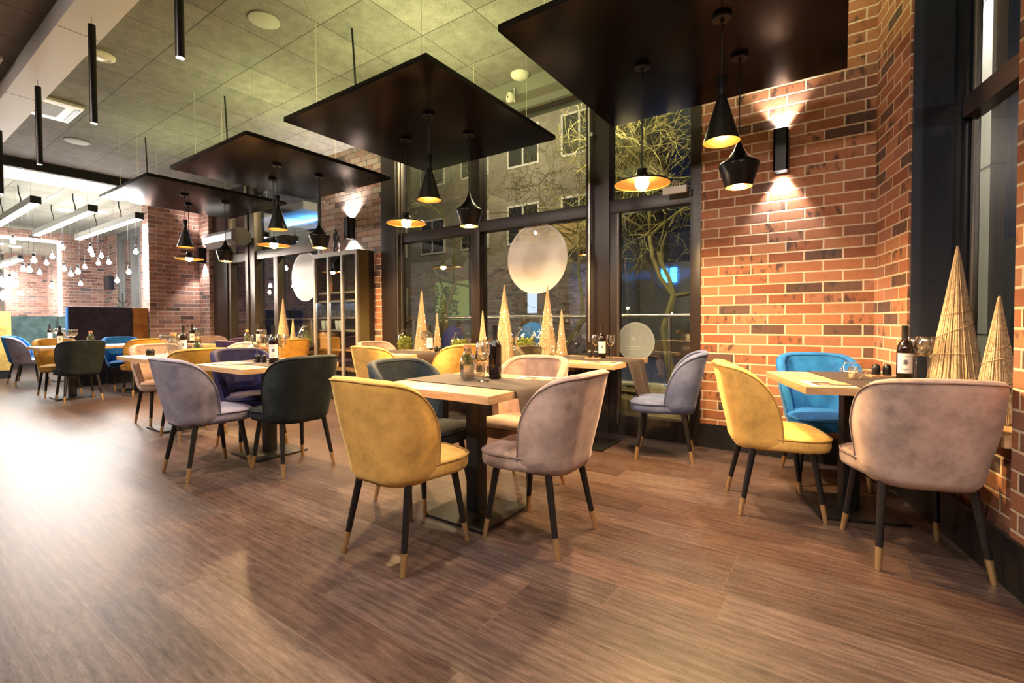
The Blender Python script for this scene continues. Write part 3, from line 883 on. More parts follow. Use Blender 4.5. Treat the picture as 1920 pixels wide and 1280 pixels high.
def menu(x, y, z, rz, label, w=0.21, h=0.297):
    t = thing('menu_card', label, 'menu', (x, y, z), R(rz), 'printed menu sheets')
    MB().box((0, 0, 0.0007), (h, w, 0.0014)).obj('sheet', M_PAPER, t, smooth=False)
    MB().box((0, 0.0, 0.0017), (h * 0.80, w * 0.72, 0.0006)).obj('printed_picture', plain('menu_photo_dark', (0.07, 0.055, 0.045), 0.5), t, smooth=False)
    MB().box((0.02, 0.01, 0.0023), (h * 0.30, w * 0.40, 0.0005)).box((-0.07, -0.03, 0.0023), (h * 0.15, w * 0.25, 0.0005)).obj('printed_dish', plain('menu_photo_orange', (0.55, 0.33, 0.18), 0.5), t, smooth=False)
ZT = TOPZ + 0.0055
# centre foreground table
herb_jar(-1.864, 2.205, ZT, 'corked glass jar of herbs on the centre foreground table', 1.08)
tumbler(-1.785, 2.118, ZT, 'empty tumbler before the herb jar on the centre foreground table', 1.22)
tumbler(-1.851, 2.31, ZT, 'second tumbler behind the herb jar on the centre foreground table', 1.1)
wine_glass(-1.682, 2.125, ZT, 'tall wine glass in front of the dark bottle, centre foreground table', sc=1.0)
wine_glass(-1.772, 2.285, ZT, 'wine glass behind the herb jar, centre foreground table')
wine_bottle(-1.700, 2.262, ZT, 'dark wine bottle turned away on the centre foreground table', 170, 1.02)
menu(-1.47, 2.405, TOPZ + 0.002, 8, 'menu sheet on the centre foreground table beside the taupe chair')
# corner table
wine_bottle(0.294, 3.50, TOPZ, 'wine bottle facing the viewer on the brick corner table', 8, 1.0)
wine_glass(0.348, 3.555, TOPZ, 'wine glass directly behind the bottle on the corner table', True, 1.18)
wine_glass(0.395, 3.47, TOPZ, 'round wine glass rightmost on the corner table', True, 1.2)
shakers(0.195, 3.575, ZT, 20, 'pair on the corner table')
menu(-0.02, 3.10, TOPZ + 0.001, 20, 'menu sheet at the near corner of the brick corner table')
t = thing('tealight_holder', 'faceted brass wire tealight holder on the corner table', 'candle holder', (0.055, 3.40, ZT), 0.3)
def wire_poly(rs, zs, n=6):
    mb = MB()
    rings = [[Vector((r * math.cos(2 * math.pi * (k + .5 * (i % 2)) / n), r * math.sin(2 * math.pi * (k + .5 * (i % 2)) / n), z)) for k in range(n)] for i, (r, z) in enumerate(zip(rs, zs))]
    for i, rg in enumerate(rings):
        mb.tube(rg, 0.0012, 5, closed=True)
        if i + 1 < len(rings):
            for k in range(n):
                mb.tube([rg[k], rings[i + 1][k]], 0.0011, 5)
    return mb
wire_poly([0.035, 0.066, 0.045], [0.002, 0.045, 0.092]).obj('wire_frame', plain('thin_brass', (0.7, 0.5, 0.22), 0.3, 0.9), t)
MB().lathe([(0, 0.004), (0.024, 0.004), (0.026, 0.07), (0.025, 0.07), (0.0, 0.008)], n=16).obj('glass_cup', M_GLASS, t)
MB().lathe([(0, 0.008), (0.019, 0.008), (0.019, 0.024), (0, 0.024)], n=14).obj('tealight', plain('wax', (0.75, 0.62, 0.42), 0.6), t)
# table of the navy chair
wine_bottle(-3.90, 2.11, ZT, 'wine bottle with round emblem on the table of the navy chair', -4, 0.98)
shakers(-4.07, 2.09, ZT, 30, 'pair beside the emblem bottle on the navy chair table', False)
tumbler(-3.99, 2.17, ZT, 'tumbler beside the emblem bottle on the navy chair table', 1.15)
for x, y, l in [(-4.27, 2.16, 'leftmost wine glass of the navy chair table'), (-4.24, 2.31, 'rearmost wine glass on the navy chair table'), (-4.16, 2.22, 'wine glass second from left on the navy chair table'), (-4.06, 2.27, 'wine glass closest to the emblem bottle, navy chair table')]:
    wine_glass(x, y, ZT, l, False, 1.0)
menu(-4.19, 1.90, ZT, 5, 'menu sheet on the navy chair table')
# table behind the lilac chair
wine_bottle(-5.86, 2.18, TOPZ + .001, 'wine bottle on the table behind the lilac grey chair', -6, 0.98)
herb_jar(-5.84, 2.08, TOPZ + .001, 'clear corked carafe beside the bottle behind the lilac grey chair', 1.25, False)
herb_jar(-5.73, 2.26, TOPZ + .001, 'yellow corked jar just behind the bottle on the mustard chair table', 1.0)
shakers(-5.95, 1.905, TOPZ + .001, 20, 'pair on the table behind the lilac grey chair', False)
wine_glass(-6.00, 2.06, TOPZ + .001, 'wine glass left of the clear carafe behind the lilac grey chair', True)
wine_glass(-6.02, 2.18, TOPZ + .001, 'wine glass behind the clear carafe near the mustard chair', True)
menu(-5.62, 1.88, TOPZ + .001, 5, 'menu sheet on the table behind the lilac grey chair')
# window tables
wine_bottle(-1.825, 4.08, ZT, 'wine bottle on the window table by the glazed door', 0, 0.95)
wine_glass(-1.775, 4.16, TOPZ, 'wine glass right of the bottle by the glazed door', False, 0.95)
wine_glass(-1.93, 4.17, TOPZ, 'wine glass left of the bottle by the glazed door', False, 0.95)
shakers(-1.845, 3.93, ZT, 10, 'pair on the window table by the glazed door')
menu(-1.63, 3.65, TOPZ + .001, 6, 'menu sheet on the window table by the glazed door')
t = thing('water_bottle', 'clear water bottle with pale label on the window table near the cabinet', 'bottle', (-3.90, 3.94, TOPZ), face_rz(-3.90, 3.94))
MB().lathe([(r * 0.98, z * 0.95) for r, z in _bprof], n=22).obj('bottle_glass', M_GLASS, t)
mk('paper_label', ME_LAB, t); mk('round_emblem', ME_EMB, t); mk('capsule', ME_CAPS, t).scale = (1, 1, 0.95)
wine_glass(-4.02, 3.97, TOPZ, 'wine glass left of the clear bottle near the dark cabinet')
shakers(-3.75, 3.92, TOPZ, 5, 'pair beside the clear bottle near the dark cabinet', False)
menu(-3.86, 3.44, TOPZ + .001, 5, 'menu sheet on the window table near the dark cabinet')
# far tables
wine_bottle(-9.50, 1.93, TOPZ, 'wine bottle behind the dark teal brown chair', 0, 0.95)
wine_glass(-9.50, 2.08, TOPZ, 'wide glass right of the bottle behind the dark teal brown chair', True, 1.15)
wine_glass(-9.64, 2.05, TOPZ, 'wide glass close behind the far bottle on the long table', True, 1.1)
herb_jar(-9.58, 2.30, TOPZ, 'corked jar of herbs on the long far table', 1.15)
tumbler(-9.30, 2.78, TOPZ, 'tumbler left of the pair on the long far table')
tumbler(-9.22, 2.88, TOPZ, 'tumbler at the far end of the long table beside the amber chair')
wine_bottle(-12.50, 2.40, TOPZ, 'white labelled bottle standing before the grey green booth', 0)
wine_glass(-12.25, 2.45, TOPZ, 'wide glass before the grey green booth', True, 1.1)
wine_glass(-12.10, 2.52, TOPZ, 'second wide glass before the grey green booth', True, 1.1)
wine_bottle(-11.90, 2.80, TOPZ, 'bottle before the grey green booth beside the navy booth edge', 0)
wine_bottle(-8.80, 3.40, TOPZ, 'wine bottle on the far window table by the brick pillar', 0)
wine_glass(-8.86, 3.50, TOPZ, 'wide glass left of the bottle by the brick pillar', True, 1.15)
wine_glass(-8.68, 3.46, TOPZ, 'wide glass right of the bottle by the brick pillar', True, 1.15)
wine_bottle(-7.42, 3.78, TOPZ, 'wine bottle at the far window before the jars', 0)
herb_jar(-7.60, 3.70, TOPZ, 'orange corked bottle jar at the far window', 1.2)
wine_glass(-7.30, 3.80, TOPZ, 'wine glass beside the far window bottle')
wine_glass(-7.20, 3.72, TOPZ, 'wine glass before the far window bottle')

# ------------------------------------------------------------------ hanging panels with pendants
ZP = 2.78
SQ = 1.66
ME_SLAB = MB().box((0, 0, 0.019), (SQ, SQ, 0.038), bevel=0.002).data('slab', M_PANEL, ang=30)
ME_SUB = MB().box((0, 0, 0.052), (SQ - 0.30, SQ - 0.30, 0.026)).data('top_frame', M_BLACK)
_s = MB()
h = (SQ - 0.42) / 2
for sx, sy, wx, wy in ((0, 1, 2 * h, 0.02), (0, -1, 2 * h, 0.02), (1, 0, 0.02, 2 * h), (-1, 0, 0.02, 2 * h)):
    _s.box((sx * h, sy * h, 0.067), (wx, wy, 0.006))
M_LED = emit('led_strip_glow', LEDC, 5.0)
ME_LED = _s.data('led_strip', M_LED)
ME_WIRE = MB().tube([(0, 0, 0.038), (0, 0, ZC - ZP)], 0.0016, 6).lathe([(0, 0.038), (0.006, 0.038), (0.006, 0.07), (0.002, 0.08), (0, 0.08)], n=8).data('suspension_wire', plain('pale_wire', (0.75, 0.74, 0.55), 0.4))
ME_CABLE = MB().tube([(0, 0, 0.04), (0.01, 0.0, 0.25), (-0.012, 0.004, 0.45), (-0.02, 0, 0.62), (-0.04, 0, ZC - ZP)], 0.0085, 8).data('power_cable', M_BLACKM)
PANELS = [(-0.819, 3.064, 'largest black hanging panel, nearest, above the corner table'), (-3.019, 3.027, 'second black hanging panel, above the centre foreground table'),
          (-5.215, 2.98, 'third black hanging panel, in front of the grey brick pier'), (-7.354, 2.918, 'farthest black hanging panel, bright at its left edge')]
for x, y, lab in PANELS:
    t = thing('ceiling_panel', lab, 'hanging panel', (x, y, ZP), 0, 'square black hanging panels')
    mk('slab', ME_SLAB, t); mk('top_frame', ME_SUB, t); mk('led_strip', ME_LED, t)
    for sx, sy in ((-1, -1), (-1, 1), (1, -1), (1, 1), (0, -1), (0, 1)):
        w = mk('suspension_wire', ME_WIRE, t); w.location = (sx * 0.62, sy * 0.66, 0)
    cb = mk('power_cable', ME_CABLE, t); cb.location = (-0.42, -0.42, 0)
    lamp('led_glow', 'AREA', t, (0, 0, 0.09), P_LED * (1.15 if x > -4 else 0.75 if x > -6 else 0.4), LEDC, shape=(1.25, 1.25), rot=(math.pi, 0, 0))

def pendant_meshes(prof, th=0.0025):
    out = MB().lathe(prof, n=40).data('shade', M_LAMPBLK, ang=50)
    inn = MB().lathe([(max(0.0001, r - th), z + (0.0 if i else 0.0006)) for i, (r, z) in enumerate(prof)], n=40).data('shade_lining', M_GOLDIN, ang=50)
    return out, inn
P_TALL = [(0.097, 0.0), (0.0965, 0.004), (0.020, 0.255), (0.019, 0.262), (0.027, 0.358), (0.0255, 0.360), (0.006, 0.352)]
P_FAT = [(0.080, 0.0), (0.084, 0.012), (0.1185, 0.128), (0.1195, 0.142), (0.112, 0.152), (0.088, 0.168), (0.062, 0.190), (0.038, 0.222), (0.020, 0.262), (0.010, 0.292), (0.006, 0.296)]
P_WIDE = [(0.180, 0.0), (0.1805, 0.006), (0.172, 0.014), (0.12, 0.028), (0.07, 0.040), (0.045, 0.052), (0.036, 0.075), (0.033, 0.100), (0.008, 0.103)]
PM = {'tall': pendant_meshes(P_TALL), 'fat': pendant_meshes(P_FAT), 'wide': pendant_meshes(P_WIDE)}
PH = {'tall': 0.355, 'fat': 0.295, 'wide': 0.10}
BZ = {'tall': 0.075, 'fat': 0.045, 'wide': 0.008}
BR = {'tall': 0.03, 'fat': 0.04, 'wide': 0.045}
M_BULB = emit('warm_bulb_glow', (1.0, 0.70, 0.36), 48.0)
ME_CANOPY = MB().lathe([(0, 0.0), (0.010, -0.030), (0.012, -0.022), (0.046, -0.022), (0.05, -0.018), (0.05, 0.0)], n=28).data('ceiling_rose', M_LAMPBLK)
PW = ['over the corner table', 'over the centre foreground table', 'before the grey brick pier', 'before the brick pillar']
PN = {'tall': 'tall cone pendant lamp, black outside and gold inside, ', 'fat': 'bulbous black pendant lamp with warm glow, ', 'wide': 'wide flat disc pendant lamp with bare bulb, '}
for i, (x, y, _) in enumerate(PANELS):
    for kind, dx, dy, zb in (('tall', 0.262, -0.235, 2.09), ('fat', 0.27, 0.255, 1.955), ('wide', -0.275, 0.012, 2.005)):
        t = thing('pendant_lamp', PN[kind] + PW[i], 'pendant lamp', (x + dx, y + dy, zb), 0, kind + ' pendants under the panels')
        mk('shade', PM[kind][0], t); mk('shade_lining', PM[kind][1], t)
        L = ZP - zb
        cd = MB().tube([(0, 0, PH[kind] - 0.01), (0, 0, L - 0.02)], 0.0042, 8).obj('cord', M_BLACKM, t)
        cn = mk('ceiling_rose', ME_CANOPY, t); cn.location = (0, 0, L - 0.001)
        r = BR[kind]
        b = MB().lathe([(0, -r)] + [(r * math.sin(R(a)), -r * math.cos(R(a))) for a in range(20, 150, 14)] + [(0.013, r * 1.1), (0.013, r * 1.5), (0, r * 1.5)], n=18).obj('bulb', M_BULB, t)
        b.location = (0, 0, BZ[kind])
        lamp('bulb_light', 'SPOT', t, (0, 0, BZ[kind] - r - 0.012), P_PEND * {'tall': 1.6, 'fat': 1.6, 'wide': 2.4}[kind], WARM, 0.03, None, R({'tall': 110, 'fat': 120, 'wide': 168}[kind]), 0.35)

# tube spotlights on the white beam
ME_TUBE = MB().lathe([(0, 0.75), (0.024, 0.75), (0.024, 0.012), (0.0225, 0.0), (0.021, 0.008), (0, 0.008)], n=20).data('tube_body', M_LAMPBLK)
ME_TLENS = MB().lathe([(0, 0.004), (0.0195, 0.004), (0.0195, 0.0075), (0, 0.0075)], n=16).data('lens', emit('spot_lens_glow', (1.0, 0.95, 0.9), 30.0))
TUBES = [(-3.17, 'tube spotlight on the beam, rightmost in view'), (-4.75, 'tube spotlight on the beam, second from the right'), (-6.41, 'tube spotlight on the beam, third from the right'), (-8.24, 'tube spotlight on the beam, at the left edge')]
for x, lab in TUBES + [(-1.55, 'tube spotlight on the beam, just outside the view overhead'), (0.1, 'tube spotlight on the beam, overhead by the viewer'), (1.6, 'tube spotlight on the beam, last at the right wall')]:
    t = thing('tube_spotlight', 'black ' + lab, 'spotlight', (x, 1.19, 2.64), 0, 'black tube spotlights')
    mk('tube_body', ME_TUBE, t); mk('lens', ME_TLENS, t)
    MB().tube([(0, 0, 0.75), (0, 0, 0.81)], 0.0025, 6).obj('hanging_wire', M_STEEL, t)
    lamp('spot_beam', 'SPOT', t, (0, 0, -0.006), P_TUBE, SPOTC, 0.025, None, R(118), 0.9)
for x in (-8.6, -6.6, -4.6, -2.6, -0.6, 1.4):  # unseen spotlight row added as fill on the chair backs
    t = thing('ceiling_fill_spot', 'black ceiling spotlight added unseen behind the viewer to light the chair backs', 'spotlight', (x, -1.75, ZC), 0, 'added fill spotlights behind the viewer')
    MB().lathe([(0, -0.001), (0.04, -0.001), (0.04, -0.03), (0.012, -0.035), (0.012, -0.09), (0, -0.09)], n=18).obj('ceiling_mount', M_BLACK, t)
    hd = MB().lathe([(0, 0.12), (0.045, 0.12), (0.048, 0.0), (0.043, 0.006), (0, 0.006)], n=20).obj('lamp_head', M_BLACK, t)
    hd.location = (0, 0.02, -0.20); hd.rotation_euler = (R(48), 0, 0)
    lamp('spot_beam', 'SPOT', t, (0, 0.03, -0.21), P_BACK, SPOTC, 0.05, (R(52), 0, 0), R(95), 0.9)
t = thing('track_spotlight', 'square black recessed spotlight on the white beam at the top edge', 'spotlight', (-3.90, 1.19, 3.45))
MB().box((0, 0, -0.02), (0.34, 0.16, 0.038), bevel=0.003).obj('housing', M_BLACK, t)
MB().box((0.07, 0, -0.041), (0.1, 0.1, 0.004)).obj('lens', M_GOLDIN, t)

# ceiling fittings
for k, (x, y, z, r, lab) in enumerate([(-3.97, 2.11, ZC, 0.12, 'round white speaker disc in the dark ceiling near the top edge'), (-8.72, 2.0, ZC, 0.14, 'round white speaker disc in the ceiling above the black beam')]):
    o = MB().lathe([(0, -0.016), (r - 0.012, -0.016), (r, -0.01), (r, -0.001), (0, -0.001)], n=32).obj('ceiling_speaker', plain('ceiling_disc_grey', (0.34, 0.34, 0.30), 0.6)); o.location = (x, y, z)
    tag(o, lab, 'ceiling speaker', 'round ceiling speakers')
t = thing('ceiling_vent', 'round cream ceiling vent behind the tube spotlights', 'vent', (-5.75, 1.50, ZC))
MB().lathe([(0, -0.03), (0.05, -0.03), (0.065, -0.022), (0.08, -0.03), (0.11, -0.018), (0.115, -0.002), (0, -0.002)], n=28).obj('vent_rings', M_WPLAST, t)
t = thing('air_conditioner', 'square white ceiling air conditioner cassette with grille behind the beam', 'air conditioner', (-7.60, 1.40, ZC))
MB().box((0, 0, -0.018), (0.68, 0.68, 0.034), bevel=0.008).obj('fascia', M_WPLAST, t)
g = MB()
for k in range(14): g.box((-0.2 + k * 0.03, 0, -0.0375), (0.016, 0.40, 0.005))
g.obj('intake_grille', plain('grille_grey', (0.25, 0.25, 0.23), 0.5), t)
for sy in (-1, 1): MB().box((0, sy * 0.30, -0.0365), (0.5, 0.045, 0.004)).obj('air_slot', M_BLACK, t)
t = thing('air_conditioner', 'white air conditioner edge at the far left of the dark ceiling', 'air conditioner', (-6.9, 0.62, ZC))
MB().box((0, 0, -0.018), (0.78, 0.72, 0.034), bevel=0.008).obj('fascia', M_WPLAST, t)
for sy in (-1, 1): MB().box((0, sy * 0.28, -0.0365), (0.5, 0.045, 0.004)).obj('air_slot', M_BLACK, t)

# wall sconces (up and down light)
def sconce(x, z0, z1, lab, y=YW, pw=1.0, ang=78):
    t = thing('wall_sconce', lab, 'wall light', (x, y - 0.062, (z0 + z1) / 2), 0, 'black up and down wall lights')
    hh = (z1 - z0) / 2
    mb = MB()
    mb.box((-0.044, 0, 0), (0.012, 0.11, 2 * hh)).box((0.044, 0, 0), (0.012, 0.11, 2 * hh)).box((0, -0.049, 0), (0.1, 0.012, 2 * hh)).box((0, 0.049, 0), (0.1, 0.012, 2 * hh)).box((0, 0, 0), (0.09, 0.1, hh))
    mb.obj('housing', M_BLACK, t)
    for s in (-1, 1):
        MB().box((0, 0, s * (hh * 0.72)), (0.06, 0.06, 0.01)).obj('lens', emit('sconce_glow', (1.0, 0.92, 0.85), 40.0), t)
        lamp('sconce_beam', 'SPOT', t, (0, 0.012, s * (hh * 0.8)), P_SCONCE * pw, (1.0, 0.86, 0.76), 0.012, (math.pi if s > 0 else 0, 0, 0), R(ang), 0.6)
sconce(-0.407, 2.275, 2.60, 'black up and down wall light on the orange brick wall')
sconce(-5.85, 2.30, 2.60, 'black up and down wall light on the grey brick pier', YW, 1.4, 120)
sconce(-10.48, 2.28, 2.58, 'black up and down wall light beside the brick pillar', YW - 0.06)

# ------------------------------------------------------------------ window dressing
def disc(name, cx, cz, r, y, mat, lab, cat, group=None, n=48):
    mb = MB(); bm = mb.bm
    fr = [bm.verts.new((r * math.cos(2 * math.pi * k / n), 0, r * math.sin(2 * math.pi * k / n))) for k in range(n)]
    bk = [bm.verts.new((v.co.x, 0.003, v.co.z)) for v in fr]
    bm.faces.new(fr); bm.faces.new(list(reversed(bk)))
    for k in range(n): bm.faces.new((fr[k], bk[k], bk[(k + 1) % n], fr[(k + 1) % n]))
    me = mb.data(name, mat)
    uvl = me.uv_layers[0]
    for lp in me.loops:
        co = me.vertices[lp.vertex_index].co
        uvl.data[lp.index].uv = (0.5 + co.x / (2 * r), 0.5 + co.z / (2 * r))
    o = mk(name, me); o.location = (cx, y, cz)
    return tag(o, lab, cat, group)
disc('frosted_disc_sticker', -2.755, 1.79, 0.385, YG - 0.006, M_DECAL, 'large round frosted film disc on the middle window pane', 'window sticker', 'frosted discs on the windows')
disc('frosted_disc_sticker', -7.18, 1.84, 0.40, YG - 0.006, M_DECAL, 'round frosted film disc on the left window beside the dark cabinet', 'window sticker', 'frosted discs on the windows')
gd = disc('grey_disc_sticker', -1.632, 0.905, 0.187, YG - 0.006, M_DECALG, 'round pale grey film disc on the glazed door', 'window sticker')
mk_ = MB()
for a, b, c_, d_ in ((-.06, .10, .03, .004), (.0, .105, .03, .004), (.05, .10, .025, .004), (-.03, .03, .006, .03), (-.012, .03, .006, .03), (.045, .03, .006, .024), (-.02, -.05, .15, .005), (0, -.075, .2, .003)):
    mk_.box((a, -0.001, b), (c_, 0.002, d_))
mk_.obj('faint_marks', plain('pale_print', (0.34, 0.37, 0.37), 0.5), gd)
def text(body, size, loc, parent, name='lettering', mat=None, shear=0.0):
    cu = bpy.data.curves.new(name, 'FONT')
    cu.body = body; cu.size = size; cu.extrude = 0.0006; cu.shear = shear
    cu.align_x = 'CENTER'
    o = bpy.data.objects.new(name, cu)
    COL.objects.link(o)
    me = o.to_mesh().copy()
    o.to_mesh_clear()
    bpy.data.objects.remove(o)
    me.materials.clear(); me.materials.append(mat or M_LETTER)
    m = mk(name, me, parent)
    m.location = loc; m.rotation_euler = (math.pi / 2, 0, 0)
    return m
bs = disc('blue_disc_sticker', -2.80, 0.90, 0.195, YG - 0.006, M_STICK, 'round blue sticker with white lettering on the middle window pane', 'window sticker')
text('A\u017bE', 0.105, (0.075, -0.0015, 0.02), bs)
text('SKIE', 0.105, (0.075, -0.0015, -0.10), bs)
bs2 = disc('navy_disc_sticker', -3.98, 0.86, 0.185, YG - 0.006, M_STICKD, 'round navy sticker on the left window pane behind a moss jar', 'window sticker')
text('D', 0.10, (0.05, -0.0015, -0.07), bs2)

def stick_cone(name, r, hgt, seed, n=150):
    rnd = random.Random(seed)
    mb = MB()
    for k in range(n):
        a = 2 * math.pi * k / n + rnd.uniform(-.03, .03)
        rr = r * rnd.uniform(0.93, 1.02)
        a2 = a + rnd.uniform(-.12, .12)
        p0 = Vector((rr * math.cos(a), rr * math.sin(a), rnd.uniform(0, 0.02)))
        p1 = Vector((0.004 * math.cos(a2), 0.004 * math.sin(a2), hgt * rnd.uniform(0.93, 1.0)))
        mb.tube([p0, p0.lerp(p1, 0.5), p1], [r * 0.019, r * 0.015, r * 0.006 + 0.0006], 4, caps=False)
    return mb
def straw_mat():
    t = NT('gold_straw')
    o = t.obj()
    nz = t.noise(o, 60.0, 3)
    t.set(Base_Color=t.ramp(nz, [(0.3, (0.38, 0.26, 0.14)), (0.5, (0.58, 0.43, 0.26)), (0.72, (0.74, 0.60, 0.41))]), Roughness=0.6)
    return t.m
M_STRAW = straw_mat()
M_STRAWD = plain('inner_straw', (0.34, 0.21, 0.09), 0.75)
M_FAIRY = emit('fairy_light_glow', (1.0, 0.82, 0.5), 9.0)
def cone(x, y, z, r, h, lab, lights=0, seed=1, group='straw cones on the window sill', n=130):
    t = thing('straw_cone', lab, 'decorative cone', (x, y, z), 0, group)
    stick_cone('straw_sticks', r, h, seed, n).obj('straw_sticks', M_STRAW, t)
    MB().lathe([(0, 0.002), (r * 0.90, 0.002), (0.004, h * 0.95), (0, h * 0.96)], n=20).obj('inner_core', M_STRAWD, t)
    rnd = random.Random(seed)
    w = MB()
    zz = []
    for j in range(73):
        a = j / 18 * 2 * math.pi
        zq = h * (0.10 + 0.55 * j / 72) + 0.03 * h * math.sin(a * 0.6 + seed)
        rq = r * (1 - zq / h) * 1.05 + 0.002
        zz.append((rq * math.cos(a), rq * math.sin(a), zq))
    w.tube(zz, 0.0015 * (1 + r * 3), 4)
    w.obj('binding_strand', M_STRAW, t)
    if lights:
        b = MB()
        for k in range(lights):
            zq = h * rnd.uniform(0.05, 0.7); a = rnd.uniform(0, 6.28); rq = r * (1 - zq / h) * 1.06 + 0.002
            b.box((rq * math.cos(a), rq * math.sin(a), zq), (0.005, 0.005, 0.005))
        b.obj('fairy_lights', M_FAIRY, t)
SZ = 0.655
cone(-4.33, 4.235, SZ, 0.105, 0.835, 'tall straw cone left of the clear water bottle on the sill', 14, 1)
cone(-4.07, 4.24, SZ, 0.062, 0.555, 'small straw cone right of the clear water bottle on the sill', 8, 2)
cone(-3.36, 4.24, SZ, 0.066, 0.575, 'small straw cone beside the window mullion behind the dark bottle', 8, 3)
cone(-3.04, 4.22, SZ, 0.120, 0.850, 'tall straw cone left of the blue sticker, middle of the sill', 22, 4)
cone(-2.50, 4.23, SZ, 0.112, 0.815, 'tall straw cone right of the blue sticker', 22, 5)
cone(-2.345, 4.25, SZ, 0.068, 0.565, 'small straw cone nearest the glazed door on the sill', 10, 6)
cone(-7.50, 4.225, SZ, 0.115, 0.83, 'tall straw cone on the left window sill', 0, 7)
cone(-7.26, 4.25, SZ, 0.065, 0.50, 'small straw cone on the left window sill', 0, 8)
p = rw(0.895, 0.115); cone(p[0], p[1], 0.62, 0.14, 0.89, 'largest straw cone, in the right-hand window', 0, 9, 'big straw cones in the right-hand window', 170)
p = rw(1.265, 0.125); cone(p[0], p[1], 0.62, 0.095, 0.60, 'shorter straw cone at the right-hand window edge', 0, 10, 'big straw cones in the right-hand window', 130)

def moss_jar(x, y, z, r, h, lab, seed, grass=False, group='glass jars of moss on the sill'):
    t = thing('moss_jar', lab, 'jar', (x, y, z), 0, group)
    prof = [(0, 0.002), (r * 0.9, 0.0), (r, r * 0.2), (r, h * 0.62), (r * 0.93, h * 0.74), (r * 0.62, h * 0.88), (r * 0.55, h * 0.91), (r * 0.62, h), (r * 0.58, h), (r * 0.52, h * 0.91), (r * 0.60, h * 0.87), (r * 0.90, h * 0.73), (r * 0.965, h * 0.6), (r * 0.96, r * 0.2), (0, 0.006)]
    MB().lathe(prof, n=28).obj('jar_glass', M_JARGL, t, ang=60)
    MB().lathe([(0, 0.008), (r * 0.90, 0.010), (r * 0.93, h * 0.16), (r * 0.5, h * 0.2), (0, h * 0.21)], n=20).obj('soil', M_SOIL, t)
    if grass:
        rnd = random.Random(seed); mb = MB()
        for k in range(70):
            a = rnd.uniform(0, 6.28); q = r * 0.6 * math.sqrt(rnd.random())
            b = Vector((q * math.cos(a), q * math.sin(a), h * 0.19)); e = b + Vector((rnd.gauss(0, .02), rnd.gauss(0, .02), h * rnd.uniform(0.25, 0.62)))
            mb.tube([b, b.lerp(e, .5) + Vector((rnd.gauss(0, .006), 0, 0)), e], [0.0022, 0.0016, 0.0006], 4)
        mb.obj('grass_blades', M_LEAF, t)
    else:
        leafy(900, r * 0.86, h * 0.17, h * 0.68, 0.034, seed, 0.10).obj('moss', M_MOSS, t, normals=False)
moss_jar(-4.63, 4.23, SZ, 0.100, 0.36, 'moss jar at the left end of the sill by the window jamb', 11)
moss_jar(-3.70, 4.225, SZ, 0.105, 0.33, 'moss jar behind the yellow window chair, left of the mullion', 12)
moss_jar(-2.76, 4.22, SZ, 0.115, 0.39, 'largest moss jar, between the two tallest straw cones', 13)
moss_jar(-6.79, 4.21, SZ, 0.13, 0.42, 'tall jar with grass beside the dark cabinet', 14, True)
def flowers(x, y, lab, seed):
    t = thing('flower_jar', lab, 'flowers', (x, y, SZ), 0, 'jars of small white flowers')
    MB().lathe([(0, 0.002), (0.045, 0), (0.05, 0.01), (0.05, 0.11), (0.046, 0.13), (0.047, 0.13), (0.044, 0.128), (0.046, 0.11), (0.046, 0.012), (0, 0.006)], n=18).obj('jar_glass', M_GLASS, t)
    leafy(70, 0.05, 0.04, 0.16, 0.05, seed).obj('leaves', M_LEAF, t, normals=False)
    rnd = random.Random(seed); mb = MB()
    for k in range(60):
        a = rnd.uniform(0, 6.28); q = 0.12 * math.sqrt(rnd.random())
        mb.lathe([(0, -.008), (.009, 0), (0, .008)], (q * math.cos(a), q * math.sin(a), 0.20 + rnd.uniform(-.06, .06) - q * 0.4), n=6)
    mb.obj('blossoms', plain('white_petals', (0.7, 0.68, 0.6), 0.7), t)
flowers(-7.03, 4.24, 'jar of small white flowers between straw cone and grass jar', 21)
flowers(-7.78, 4.24, 'jar of small white flowers left of the tall straw cone, left window', 22)

# steel pole, hanging sign box, camera on the cornice
o = MB().tube([(0, 0, 0.90), (0, 0, 3.40)], 0.013, 12).box((0.022, 0, 2.93), (0.035, 0.03, 0.035)).obj('steel_pole', M_STEEL); o.location = (-2.06, YW - 0.06, 0)
tag(o, 'slim vertical steel pole in front of the window post beside the door', 'pole')
t = thing('exit_sign', 'white hanging sign box on two small brackets above the glazed door', 'sign', (-1.217, YW - 0.11, 2.25))
MB().box((0, 0, 0), (0.205, 0.03, 0.062), bevel=0.004).obj('light_box', M_WPLAST, t)
for s in (-1, 1): MB().tube([(s * 0.022, 0, 0.031), (s * 0.012, 0.01, 0.085), (s * 0.02, 0.06, 0.09), (s * 0.02, 0.113, 0.02)], 0.007, 8).obj('bracket', M_STEEL, t)
t = thing('security_camera', 'small cream round camera on the cornice between the hanging panels', 'camera', (-2.86, YW - 0.24, 3.44))
MB().lathe([(0, 0), (0.045, 0.0), (0.055, 0.02), (0.05, 0.045), (0, 0.05)], n=22).obj('dome', M_WPLAST, t).rotation_euler = (R(90), 0, R(-25))
MB().tube([(0.03, 0, -0.05), (0.03, 0.0, 0.09)], 0.008, 8).obj('bracket', M_WPLAST, t)
MB().lathe([(0, 0.051), (0.01, 0.051), (0.01, 0.053), (0, 0.053)], n=10).obj('lens', M_BLACKM, t).rotation_euler = (R(90), 0, R(-25))
o = MB().lathe([(0, -0.05), (0.06, -0.042), (0.09, -0.02), (0.095, 0.0), (0, 0.0)], n=24).obj('dome_light', M_WPLAST); o.location = (-2.62, YW - 0.14, 3.02)
o.location = (-2.72, YW - 0.3, ZC - 0.001)
tag(o, 'white dome ceiling light near the cornice above the middle window', 'dome light')

